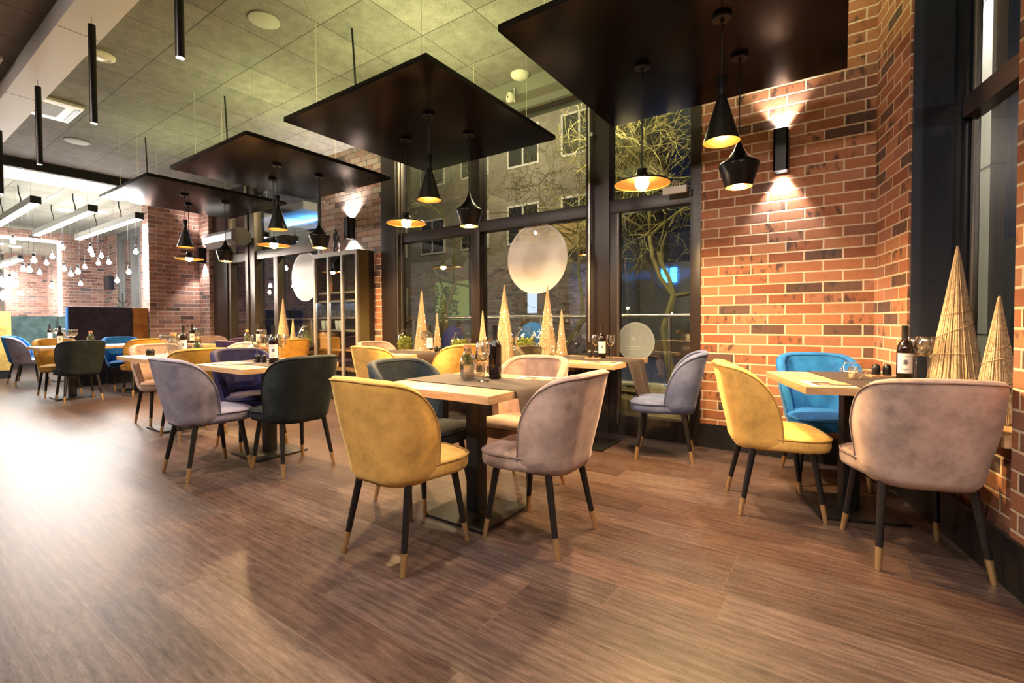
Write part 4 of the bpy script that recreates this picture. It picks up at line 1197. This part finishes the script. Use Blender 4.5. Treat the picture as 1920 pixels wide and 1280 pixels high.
# ------------------------------------------------------------------ dark glazed cabinet before the pier
t = thing('display_cabinet', 'dark glass fronted cabinet with pale metal door bars before the grey brick pier', 'cabinet', (0, 0, 0))
CX0, CX1, CY0, CY1, CZ = -6.40, -5.385, 4.07, YW - 0.005, 2.09
M_CAB = plain('cabinet_dark', (0.020, 0.017, 0.015), 0.35)
M_CABF = plain('cabinet_bar', (0.33, 0.31, 0.29), 0.32, 0.3)
MB().b2(CX0, CX1, CY1 - 0.02, CY1, 0.0, CZ).b2(CX0, CX0 + 0.02, CY0 + 0.03, CY1, 0, CZ).b2(CX0, CX1, CY0 + 0.03, CY1, CZ - 0.03, CZ).b2(CX0, CX1, CY0 + 0.03, CY1, 0.0, 0.08).obj('carcass', M_CAB, t, smooth=False)
MB().b2(CX1 - 0.02, CX1 + 0.001, CY0 + 0.02, CY1 - 0.09, 0.02, CZ - 0.002).obj('side_panel', M_GREENPANEL, t, smooth=False)  # olive colour stands for light on this side of the cabinet
MB().b2(CX1 - 0.02, CX1 + 0.002, CY1 - 0.09, CY1 - 0.001, 0.0, CZ).obj('rear_stile', M_CAB, t, smooth=False)
MB().b2(CX0, CX1, CY0, CY0 + 0.03, CZ - 0.06, CZ).obj('top_rail', M_CABF, t)
for k, x in enumerate((CX0 + 0.02, CX0 + 0.355, CX0 + 0.675, CX1 - 0.02)):
    MB().b2(x - 0.022, x + 0.022, CY0, CY0 + 0.035, 0.05, CZ - 0.06, .004).obj('door_bar', M_CABF, t)
MB().b2(CX0 + 0.02, CX1 - 0.02, CY0 + 0.016, CY0 + 0.021, 0.08, CZ - 0.06).obj('door_glass', M_PANE, t, smooth=False)
for z in (0.42, 0.70, 0.98, 1.16, 1.40, 1.52):
    MB().b2(CX0 + 0.02, CX1 - 0.02, CY0 + 0.07, CY1 - 0.02, z - 0.012, z + 0.012).obj('shelf', M_CABF if z > 0.9 else M_SHELFWOOD, t, smooth=False)
o = MB().b2(-6.33, -6.08, 4.12, 4.28, 0.712, 0.95).obj('wooden_box', M_SHELFWOOD); tag(o, 'orange wooden box on a lower shelf of the dark cabinet', 'box')
o = MB().b2(-6.25, -6.12, 4.20, 4.22, 1.532, 1.78).obj('menu_board', M_GREENPANEL); tag(o, 'small green and orange card standing in the dark cabinet', 'card')
MB().b2(-6.23, -6.12, 4.196, 4.1995, 1.55, 1.68).obj('orange_picture', plain('orange_print', (0.65, 0.16, 0.05), 0.5), o)
for k, (x, w) in enumerate([(-6.28, 0.08), (-6.17, 0.08), (-5.95, 0.08), (-5.86, 0.08)]):
    o = MB().lathe([(0, 0), (0.026, 0), (0.034, 0.06), (0.04, 0.13), (0.037, 0.13), (0.031, 0.06), (0, 0.006)], n=14).obj('white_cup', plain('pale_blue_ceramic', (0.55, 0.65, 0.70), 0.3)); o.location = (x, 4.16, 0.993)
    tag(o, ('first', 'second', 'third', 'fourth')[k] + ' pale tall cup from the left on the cabinet shelf', 'cup', 'pale cups in the cabinet')
for k in range(8):
    o = MB().lathe([(0, 0), (0.032, 0), (0.036, 0.09), (0.033, 0.09), (0.030, 0.01), (0, 0.006)], n=12).obj('cabinet_glass', M_GLASS); o.location = (-6.30 + 0.11 * k, 4.15, 1.173)
    tag(o, 'clear glass tumbler in the row on the middle cabinet shelf', 'glass', 'tumblers on the middle cabinet shelf')
lamp('cabinet_fill_light', 'AREA', t, (-6.05, 4.16, 1.385), 3.0, (0.65, 0.80, 1.0), shape=(0.6, 0.04))  # fill light added so the cabinet contents show
o = MB().b2(-5.66, -5.48, 4.31, 4.318, 1.54, 1.80).obj('notice_sheet', M_PAPER, smooth=False); tag(o, 'white paper notice at the right in the dark cabinet', 'notice')

# rearing horse figurine on the cabinet
t = thing('horse_figurine', 'dark rearing horse figurine on top of the glass cabinet', 'figurine', (-6.02, 4.20, CZ), R(150))
bm = bmesh.new()
sk = bm.verts.layers.skin.verify()
V = {}
def hv(n_, p, r_):
    v = bm.verts.new(p); V[n_] = (v, r_); return v
pts = {'hip': ((-0.05, 0, 0.15), .045), 'bar': ((0.0, 0, 0.205), .05), 'chest': ((0.05, 0, 0.26), .045), 'neck': ((0.075, 0, 0.32), .03), 'poll': ((0.105, 0, 0.36), .024), 'muz': ((0.155, 0, 0.325), .014),
       'sL': ((-0.055, .025, 0.10), .026), 'kL': ((-0.02, .028, 0.06), .016), 'fL': ((-0.045, .028, 0.0), .012), 'sR': ((-0.065, -.025, 0.10), .026), 'kR': ((-0.035, -.028, 0.055), .016), 'fR': ((-0.07, -.028, 0.0), .012),
       'aL': ((0.085, .025, 0.235), .018), 'bL': ((0.135, .025, 0.24), .012), 'cL': ((0.13, .025, 0.19), .01), 'aR': ((0.085, -.025, 0.225), .018), 'bR': ((0.13, -.025, 0.215), .012), 'cR': ((0.115, -.025, 0.17), .01),
       't1': ((-0.10, 0, 0.16), .016), 't2': ((-0.13, 0, 0.10), .018), 't3': ((-0.12, 0, 0.04), .008), 'm1': ((0.045, 0, 0.335), .02), 'm2': ((0.02, 0, 0.30), .014)}
for k, (p, r_) in pts.items(): hv(k, p, r_)
for a, b in (('hip', 'bar'), ('bar', 'chest'), ('chest', 'neck'), ('neck', 'poll'), ('poll', 'muz'), ('hip', 'sL'), ('sL', 'kL'), ('kL', 'fL'), ('hip', 'sR'), ('sR', 'kR'), ('kR', 'fR'), ('chest', 'aL'), ('aL', 'bL'), ('bL', 'cL'), ('chest', 'aR'), ('aR', 'bR'), ('bR', 'cR'), ('hip', 't1'), ('t1', 't2'), ('t2', 't3'), ('neck', 'm1'), ('m1', 'm2')):
    bm.edges.new((V[a][0], V[b][0]))
for k, (v, r_) in V.items(): v[sk].radius = (r_, r_ * 0.85)
V['hip'][0][sk].use_root = True
me = bpy.data.meshes.new('horse_body'); bm.to_mesh(me); bm.free(); me.materials.append(M_BLACK)
hb = mk('horse_body', me, t)
hb.modifiers.new('skin', 'SKIN'); ss = hb.modifiers.new('sub', 'SUBSURF'); ss.levels = 1; ss.render_levels = 2
MB().b2(-0.12, 0.04, -0.05, 0.05, 0.0, 0.012).obj('plinth', M_BLACK, t)

# air curtain over the left entrance
t = thing('air_curtain', 'pale faceted barrel shaped air heater mounted high at the left window', 'heater', (-8.85, 4.02, 2.56))
n8 = [(0.17 * math.cos(2 * math.pi * (k + .5) / 8), 0.15 * math.sin(2 * math.pi * (k + .5) / 8)) for k in range(8)]
def barrel(x0, x1, s=1.0):
    mb = MB(); bm_ = mb.bm
    a = [bm_.verts.new((x0, y * s, z * s)) for y, z in n8]; b = [bm_.verts.new((x1, y * s, z * s)) for y, z in n8]
    for k in range(8): bm_.faces.new((a[k], a[(k + 1) % 8], b[(k + 1) % 8], b[k]))
    bm_.faces.new(a); bm_.faces.new(list(reversed(b)))
    return mb
barrel(-0.60, 0.25).obj('barrel_casing', plain('pale_metal_casing', (0.30, 0.30, 0.30), 0.4, 0.3), t, smooth=False)
barrel(0.25, 0.45, 1.04).obj('end_cap', plain('brown_grey_casing', (0.10, 0.09, 0.08), 0.4), t, smooth=False)
for x in (-0.4, 0.1): MB().b2(x - 0.02, x + 0.02, 0.1, 0.335, 0.02, 0.06).obj('wall_bracket', M_BLACK, t)

# ------------------------------------------------------------------ left room
M_BARLED = emit('bar_led_glow', (1.0, 0.98, 0.90), 10.0)
M_COLDBULB = emit('white_bulb_glow', (1.0, 0.96, 0.90), 150.0)
M_BARSIDE = plain('bar_aluminium', (0.42, 0.42, 0.39), 0.4, 0.4)
ME_GB = MB().lathe([(0, -0.038)] + [(0.038 * math.sin(R(a)), -0.038 * math.cos(R(a))) for a in range(20, 156, 15)] + [(0.016, 0.066), (0, 0.066)], n=16).data('glass_bulb', M_COLDBULB)
BARS = [(-10.55, -14.6, 1.90, 'light bar with dark end cap, leftmost of three above the booths'), (-10.55, -14.5, 2.60, 'light bar with dark end cap, middle of three above the booths'), (-10.60, -14.4, 3.27, 'light bar touching the brick pillar, right of three above the booths')]
rb = random.Random(5)
for i, (x1, x0, y, lab) in enumerate(BARS):
    t = thing('light_bar', lab, 'light bar', ((x0 + x1) / 2, y, 3.0), 0, 'three hanging light bars')
    L = x1 - x0
    MB().b2(-L / 2, L / 2, -0.062, 0.062, 0.006, 0.115).obj('profile', M_BARSIDE, t, smooth=False)
    MB().b2(L / 2, L / 2 + 0.012, -0.065, 0.065, 0.0, 0.118).obj('end_cap', M_BLACK, t, smooth=False)
    MB().b2(-L / 2 - 0.012, -L / 2, -0.065, 0.065, 0.0, 0.118).obj('end_cap', M_BLACK, t, smooth=False)
    MB().b2(-L / 2 + 0.02, L / 2 - 0.02, -0.052, 0.052, 0.0, 0.005).obj('led_diffuser', M_BARLED, t, smooth=False)
    for k in range(4): MB().tube([(-L / 2 + 0.3 + k * (L - 0.6) / 3, 0, 0.115), (-L / 2 + 0.3 + k * (L - 0.6) / 3, 0, ZC2 - 3.002)], 0.002, 6).obj('suspension_wire', M_STEEL, t)
    for k in range(2): MB().tube([(-0.6 + k * 1.5, 0.02, 0.115), (-0.62 + k * 1.5, 0.02, 0.25), (-0.66 + k * 1.5, 0.0, 0.38), (-0.67 + k * 1.5, 0, ZC2 - 3.012)], 0.010, 6).obj('power_cable', M_BLACKM, t)
    lamp('bar_light', 'AREA', t, (0, 0, -0.02), P_BAR, (1.0, 0.95, 0.88), shape=(L * 0.95, 0.14))
    lamp('bar_uplight', 'AREA', t, (0, 0, 0.15), P_BAR * 0.05, (0.97, 1.0, 0.75), shape=(L * 0.95, 0.14), rot=(math.pi, 0, 0))
    nb = 9
    for k in range(nb):
        bx = x1 - 0.35 - (L - 0.5) * k / (nb - 1)
        drop = rb.uniform(0.42, 1.15)
        b = thing('globe_bulb_pendant', 'bright clear globe bulb on a thin cord below the ' + ('leftmost', 'middle', 'right')[i] + ' light bar', 'pendant bulb', (bx, y + rb.uniform(-.05, .05), 3.0 - drop), 0, 'globe bulbs of the ' + ('leftmost', 'middle', 'right')[i] + ' light bar')
        mk('glass_bulb', ME_GB, b)
        MB().lathe([(0, 0.065), (0.02, 0.065), (0.02, 0.12), (0.006, 0.13), (0, 0.13)], n=10).obj('lamp_holder', M_BLACK, b)
        MB().tube([(0, 0, 0.12), (0, 0, drop)], 0.003, 5).obj('cord', M_BLACKM, b)
t = thing('wall_mirror', 'large wall mirror framed by a glowing white light strip', 'mirror', (-17.28, 1.95, 0))
MB().b2(-0.012, 0.012, -1.62, 1.55, 1.25, 3.22).obj('mirror_glass', M_MIRROR, t, smooth=False)
MB().b2(-0.01, 0.05, 1.55, 1.62, 1.2, 3.29).b2(-0.01, 0.05, -1.69, -1.62, 1.2, 3.29).b2(-0.01, 0.05, -1.62, 1.55, 3.22, 3.29).obj('light_frame', emit('mirror_strip_glow', (1.0, 1.0, 0.80), 3.2), t, smooth=False)
def booth(name, x0, x1, y0, y1, z1, col, lab, seat=None, rail=None):
    t = thing('booth_bench', lab, 'booth', (0, 0, 0), 0, None)
    MB().box(((x0 + x1) / 2, (y0 + y1) / 2, (0.16 + z1) / 2), (x1 - x0, y1 - y0, z1 - 0.16), bevel=0.025).obj('back_cushion', VELVET[col], t)
    MB().b2(x0 + .02, x1 - .02, y0 + .02, y1 - .02, 0.0, 0.165).obj('plinth', M_BLACKM, t)
    if seat:
        MB().box(((seat[0] + seat[1]) / 2, (seat[2] + seat[3]) / 2, 0.40), (seat[1] - seat[0], seat[3] - seat[2], 0.16), bevel=0.03).obj('seat_cushion', VELVET[col], t)
        MB().b2(seat[0] + .02, seat[1] - .04, seat[2] + .02, seat[3] - .02, 0.0, 0.325).obj('seat_base', M_BLACKM, t)
    return t
t = booth('b', -10.93, -10.78, 2.31, 3.19, 1.385, 'bnavy', 'dark navy booth back standing across the passage in front of the brick pillar', (-11.5, -10.94, 2.36, 3.19))
MB().box((-10.855, 2.302, 0.77), (0.15, 0.016, 1.19), bevel=0.006).obj('blue_lit_edge', VELVET['blue'], t)  # blue colour stands for light on the end face
booth('b', -10.93, -10.785, 3.20, 3.44, 1.375, 'borange', 'rust orange booth back between the navy one and the brick pillar')
booth('b', -17.15, -16.95, -1.2, 3.38, 1.27, 'bteal', 'grey green booth along the far brick wall under the mirror', (-16.94, -16.4, -1.2, 3.36))
booth('b', -17.15, -16.95, 3.42, 4.2, 1.27, 'bteal', 'short grey green booth section right of the mirror', (-16.94, -16.4, 3.43, 4.18))
booth('b', -13.75, -13.57, 0.7, 2.05, 1.33, 'byellow', 'pale yellow booth back at the left edge', (-14.3, -13.76, 0.7, 2.05))
o = MB().b2(-16.78, -16.48, 4.33, 4.478, 2.02, 2.38, .01).obj('wall_loudspeaker', M_BLUEST); tag(o, 'dark loudspeaker on the far brick wall beside the grey window', 'loudspeaker')
t = thing('coat_stand', 'thin black coat stand before the far grey window', 'coat stand', (-15.2, 4.3, 0))
MB().tube([(0, 0, 0.02), (0, 0, 1.85)], 0.016, 8).obj('pole', M_BLACKM, t)
for k in range(6): MB().tube([(0, 0, 1.35 + .12 * (k % 3)), (0.10 * math.cos(k * 1.05), 0.10 * math.sin(k * 1.05), 1.40 + .12 * (k % 3)), (0.14 * math.cos(k * 1.05), 0.14 * math.sin(k * 1.05), 1.48 + .12 * (k % 3))], 0.009, 6).obj('hook', M_BLACKM, t)
MB().lathe([(0, 0), (0.18, 0), (0.18, 0.02), (0, 0.03)], n=20).obj('foot', M_BLACKM, t)
for k, (x, y) in enumerate(((-13.6, 2.9), (-13.2, 3.35))):
    o = MB().lathe([(0, -0.02), (0.12, -0.02), (0.15, -0.001), (0, -0.001)], n=24).obj('ceiling_downlight', emit('downlight_glow', (1, 1, 0.92), 3.0)); o.location = (x, y, ZC2)
    tag(o, ('round white ceiling light behind the middle light bar, left one', 'round white ceiling light behind the middle light bar, right one')[k], 'ceiling light', 'round ceiling lights above the booths')

# ------------------------------------------------------------------ outside the windows
t = thing('reflection_canopy', 'pale canopy with a blue neon tube, added in place of reflections in the upper left window', 'canopy', (-10.2, 6.6, 3.35))  # canopy and tube added to stand for reflections in the glass
MB().b2(-2.4, 1.4, -1.2, 0.7, 0, 0.16).obj('canopy_slab', plain('canopy_white', (0.6, 0.62, 0.66), 0.6), t, smooth=False)
MB().b2(-2.4, 1.4, -0.25, -0.15, -0.12, -0.001).obj('canopy_rib', M_BLUEST, t, smooth=False)
MB().tube([(-0.2, -0.6, -0.05), (1.1, -0.6, -0.05)], 0.022, 8).obj('neon_tube', emit('blue_tube', (0.10, 0.45, 1.0), 14.0), t)
MB().b2(0.2, 1.3, 0.1, 0.6, -0.03, -0.001).obj('light_panel', emit('canopy_light_panel', (1.0, 0.95, 0.85), 2.5), t, smooth=False)
lamp('neon_light', 'AREA', t, (0.4, -0.6, -0.25), 8, (0.15, 0.45, 1.0), shape=(1.3, 0.1), rot=(math.pi, 0, 0))
for x in (-2.2, 1.3): MB().tube([(x, 0.6, -3.47), (x, 0.6, 0)], 0.06, 10).obj('canopy_post', M_BLUEST, t)
# railing on a plank-clad plinth
struct('trim_5', MB().b2(-12.5, -0.6, 4.78, 5.10, 0.36, 0.43), M_DECK, smooth=False)
struct('trim_6', MB().b2(-12.5, -0.6, 4.82, 5.06, -0.12, 0.355), M_DECK, smooth=False)
t = thing('terrace_railing', 'steel railing with glass infill outside the window', 'railing', (0, 4.92, 0))
MB().tube([(-12.4, 0, 1.155), (-0.7, 0, 1.155)], 0.020, 12).obj('handrail', M_STEEL, t)
for x in (-1.46, -2.02, -3.0, -4.05, -5.2, -6.6, -7.8, -9.0, -10.2, -11.4):
    MB().tube([(x, 0, 0.43), (x, 0, 1.14)], 0.019, 12).lathe([(0, 0.43), (0.05, 0.43), (0.05, 0.44), (0, 0.44)], (x, 0, 0), n=16).obj('post', M_STEEL, t)
MB().b2(-12.3, -0.8, 0.03, 0.038, 0.47, 1.06).obj('glass_infill', M_PANE, t, smooth=False)

def facade_mat():
    t = NT('grey_render')
    nz = t.noise(t.obj(), 0.8, 5, 0.65)
    t.set(Base_Color=t.ramp(nz, [(0.3, (0.17, 0.15, 0.125)), (0.7, (0.30, 0.27, 0.22))]), Roughness=0.9)
    return t.m
M_FAC = facade_mat()
M_WINDK = plain('dark_pane', (0.02, 0.022, 0.028), 0.12)
M_WINFR = plain('white_window_frame', (0.6, 0.58, 0.55), 0.5)
M_BALC = plain('ochre_balcony', (0.50, 0.34, 0.16), 0.7)
bd = thing('apartment_building', 'dim rendered apartment block with balconies seen through the windows', 'building', (-9.0, 15.0, 0))
MB().b2(-11.5, 2.75, 0, 6, -0.12, 11).obj('wall', M_FAC, bd, smooth=False)
for i in range(6):
    for j in range(3):
        x, z = -10.3 + i * 2.35, 1.1 + j * 2.9
        f = MB().b2(x - 0.72, x + 0.72, -0.05, 0.0, z, z + 1.5).obj('window', M_WINFR, bd, smooth=False)
        MB().b2(x - 0.64, x - 0.04, -0.06, -0.052, z + .08, z + 1.42).b2(x + 0.04, x + 0.64, -0.06, -0.052, z + .08, z + 1.42).obj('pane', M_WINDK, f, smooth=False)
for (x, z) in ((0.95, 3.45),):
    b = MB().b2(x - 1.3, x + 1.3, -1.1, -0.07, z, z + 0.12).b2(x - 1.3, x + 1.3, -1.12, -1.05, z, z + 0.85).obj('balcony', M_BALC, bd, smooth=False)
bd2 = thing('lit_kiosk', 'low building with pale lit shop front behind the terrace', 'building', (-6.9, 12.6, 0))
MB().b2(-6.6, 0.2, 0, 2.0, -0.12, 2.9).obj('wall', brick_mat('night_stone', PALG, (0.2, 0.19, 0.17), (0, 0), 0.3), bd2, smooth=False)
MB().b2(-5.25, -3.5, -0.03, -0.001, 1.15, 2.5).obj('window', emit('dim_green_window', (0.40, 0.46, 0.12), 0.30), bd2, smooth=False)
leafy(260, 0.45, 0, 1.0, 0.16, 31).obj('window_plant', M_LEAF, bd2, normals=False).location = (-4.2, -0.55, 1.25)
MB().b2(-1.25, -0.92, -0.04, -0.001, 1.35, 2.25).obj('light_board', emit('dim_white_window', (0.6, 0.72, 0.9), 0.8), bd2, smooth=False)
bb = thing('blue_lit_building', 'dark building washed with blue light beyond the glazed door', 'building', (-2.2, 17.0, 0))
MB().b2(-3.9, 9.0, 0, 4, -0.12, 3.15).obj('wall', plain('night_wall', (0.20, 0.22, 0.26), 0.9), bb, smooth=False)
MB().b2(-3.12, -2.90, -0.06, -0.001, 2.45, 2.95).b2(-2.80, -2.58, -0.06, -0.001, 2.45, 2.95).obj('blue_sign', emit('blue_neon', (0.03, 0.35, 1.0), 7.0), bb, smooth=False)
lamp('blue_wash', 'AREA', bb, (-3.3, -1.6, 2.6), 45, (0.05, 0.25, 1.0), shape=(3.4, 0.3), rot=(R(-75), 0, 0))
def branchy(name, loc, seed, lab, trunk_h=1.6, spread=1.0, depth=6, r0=0.075, lean=(0, 0)):
    rnd = random.Random(seed)
    t = thing(name, lab, 'tree', loc, 0, 'bare trees outside')
    tr, br = MB(), MB()
    def grow(p, d, L, r, k):
        nseg = 3
        pts, rr = [p], [r]
        q = p.copy(); dd = d.copy()
        for i in range(nseg):
            dd = (dd + Vector((rnd.gauss(0, .22), rnd.gauss(0, .22), rnd.gauss(0.02, .16)))).normalized()
            q = q + dd * L / nseg
            pts.append(q.copy()); rr.append(max(0.005, r * (1 - 0.28 * (i + 1) / nseg)))
        (tr if k == 0 else br).tube(pts, rr, 6 if k < 2 else 4, caps=False)
        if k >= depth: return
        nchild = 3 if k < 4 else 2
        for i in range(nchild + (1 if rnd.random() < .35 else 0)):
            a = rnd.uniform(0, 6.283); tilt = rnd.uniform(0.45, 1.15) * spread
            e1 = dd.cross(Vector((0.2, 0.3, 1))).normalized(); e2 = dd.cross(e1).normalized()
            nd = (dd * math.cos(tilt) + (e1 * math.cos(a) + e2 * math.sin(a)) * math.sin(tilt)).normalized()
            st = pts[rnd.choice((2, 3, 3))]
            grow(st, nd, L * rnd.uniform(.62, .82), max(0.0055, rr[-1] * rnd.uniform(.66, .86)), k + 1)
    grow(Vector((0, 0, -0.15)), Vector((lean[0], lean[1], 1)).normalized(), trunk_h, r0, 0)
    M_BARK = plain('mossy_bark', (0.20, 0.18, 0.06), 0.9)
    tr.obj('trunk', M_BARK, t)
    br.obj('branches', M_BARK, t)
branchy('bare_tree', (-2.3, 8.5, -0.1), 3, 'bare branching tree outside the glazed door', 2.0, 1.0, 7, 0.085, (-0.45, 0))
branchy('bare_tree', (-5.1, 8.7, -0.1), 8, 'bare branching tree outside the middle window', 2.4, 1.0, 7, 0.075, (0.1, 0.1))
branchy('bare_tree', (-8.4, 9.0, -0.1), 12, 'bare branching tree outside the left pane of the main window', 2.6, 1.0, 6, 0.07, (0.3, 0))
M_STREET = emit('street_lamp_glow', (1.0, 0.72, 0.25), 220.0)
for k, (x, y, z, lab) in enumerate([(-5.74, 14.0, 1.33, 'left small amber street lamp beyond the railing'), (-5.41, 14.0, 1.477, 'middle amber street lamp, brightest beyond the railing'), (-4.10, 14.0, 1.30, 'right amber street lamp beyond the railing')]):
    t = thing('street_lamp', lab, 'street lamp', (x, y, 0), 0, 'distant amber street lamps')
    MB().tube([(0, 0, -0.12), (0, 0, z - 0.03)], 0.02, 8).obj('post', M_BLACKM, t)
    MB().lathe([(0, -0.04), (0.035, -0.01), (0.04, 0.02), (0, 0.045)], n=12).obj('lantern', M_STREET, t).location = (0, 0, z)
t = thing('street_lamp', 'tall street lamp added behind the window post to light the trees and facade', 'street lamp', (-2.86, 6.4, 0))  # added lamp behind the window post, lights the trees and facade
MB().tube([(0, 0, -0.12), (0, 0, 4.9)], 0.05, 10).obj('post', M_BLACKM, t)
MB().lathe([(0, -0.02), (0.16, -0.02), (0.12, 0.12), (0, 0.14)], n=16).obj('lantern', M_STREET, t).location = (0, 0, 4.9)
lamp('added_street_light', 'POINT', t, (0, 0, 4.75), 520, (1.0, 0.84, 0.55), 0.15)
t = thing('street_lamp', 'street lamp added above the view to light the dim apartment block', 'street lamp', (-9.17, 11.0, 0))  # added above the view to brighten the facade
MB().tube([(0, 0, -0.12), (0, 0, 7.4)], 0.05, 10).obj('post', M_BLACKM, t)
MB().lathe([(0, -0.02), (0.16, -0.02), (0.12, 0.12), (0, 0.14)], n=16).obj('lantern', M_STREET, t).location = (0, 0, 7.4)
lamp('added_street_light', 'POINT', t, (0, 0.3, 7.2), 420, (1.0, 0.86, 0.58), 0.15)
p = rw(-0.05, 0.37)  # unseen lamp added to brighten the concrete column
t = thing('soffit_fill_light', 'unseen downlight added outside the right-hand window to brighten the column', 'downlight', (p[0], p[1], ZC))
MB().lathe([(0.07, -0.001), (0.07, -0.012), (0.055, -0.012), (0.055, -0.001)], n=20).obj('trim_ring', M_STEEL, t)
MB().lathe([(0, -0.004), (0.054, -0.004), (0.054, -0.002), (0, -0.002)], n=20).obj('lens', M_STREET, t)
lamp('soffit_beam', 'SPOT', t, (0, 0, -0.02), 110, (0.93, 0.97, 1.0), 0.05, None, R(130), 0.8)
# concrete column and patio heater outside the right-hand window
def ob(o_, s0, s1, o0, o1, z0, z1): return rprism(s0, s1, o0, o1, z0, z1)
cc = ob(0, -0.43, 0.0, 0.64, 0.72, -0.12, 4.2).obj('concrete_column', M_CONC, smooth=False)
tag(cc, 'pale concrete column outside the right-hand window', 'column')
for z in (1.0, 2.15, 3.3): ob(0, -0.432, 0.002, 0.637, 0.722, z, z + 0.008).obj('panel_joint', M_BLACKM, cc, smooth=False)
p = rw(-0.48, 1.36)
t = thing('patio_heater', 'tapering patio heater with wire guard outside the right-hand window', 'patio heater', (p[0], p[1], 0))
hw = lambda z: 0.27 - 0.19 * max(0, (z - 0.7)) / 1.55
MB().box((0, 0, 0.3), (0.52, 0.52, 0.84)).obj('gas_cabinet', M_BLUEST, t)
for sx in (-1, 1):
    for sy in (-1, 1): MB().tube([(sx * hw(.7), sy * hw(.7), .7), (sx * hw(2.25), sy * hw(2.25), 2.25)], 0.016, 8).obj('corner_post', M_STEEL, t)
g = MB()
for k in range(38):
    z = 0.74 + k * 0.039; w_ = hw(z)
    g.tube([(-w_, -w_, z), (w_, -w_, z), (w_, w_, z), (-w_, w_, z)], 0.0035, 4, closed=True)
for k in range(1, 9):
    f = -1 + 2 * k / 9
    for a in (1, -1):
        g.tube([(f * hw(.72), a * hw(.72), .72), (f * hw(2.24), a * hw(2.24), 2.24)], 0.0035, 4)
        g.tube([(a * hw(.72), f * hw(.72), .72), (a * hw(2.24), f * hw(2.24), 2.24)], 0.0035, 4)
g.obj('wire_guard', M_STEEL, t)
MB().tube([(0, 0, 0.72), (0, 0, 2.2)], 0.05, 14).obj('glass_tube', plain('tube_grey', (0.35, 0.36, 0.36), 0.2), t)
MB().lathe([(0.02, 2.45), (0.24, 2.40), (0.26, 2.36), (0.10, 2.30), (0, 2.28)], n=24).obj('reflector_cap', M_STEEL, t)
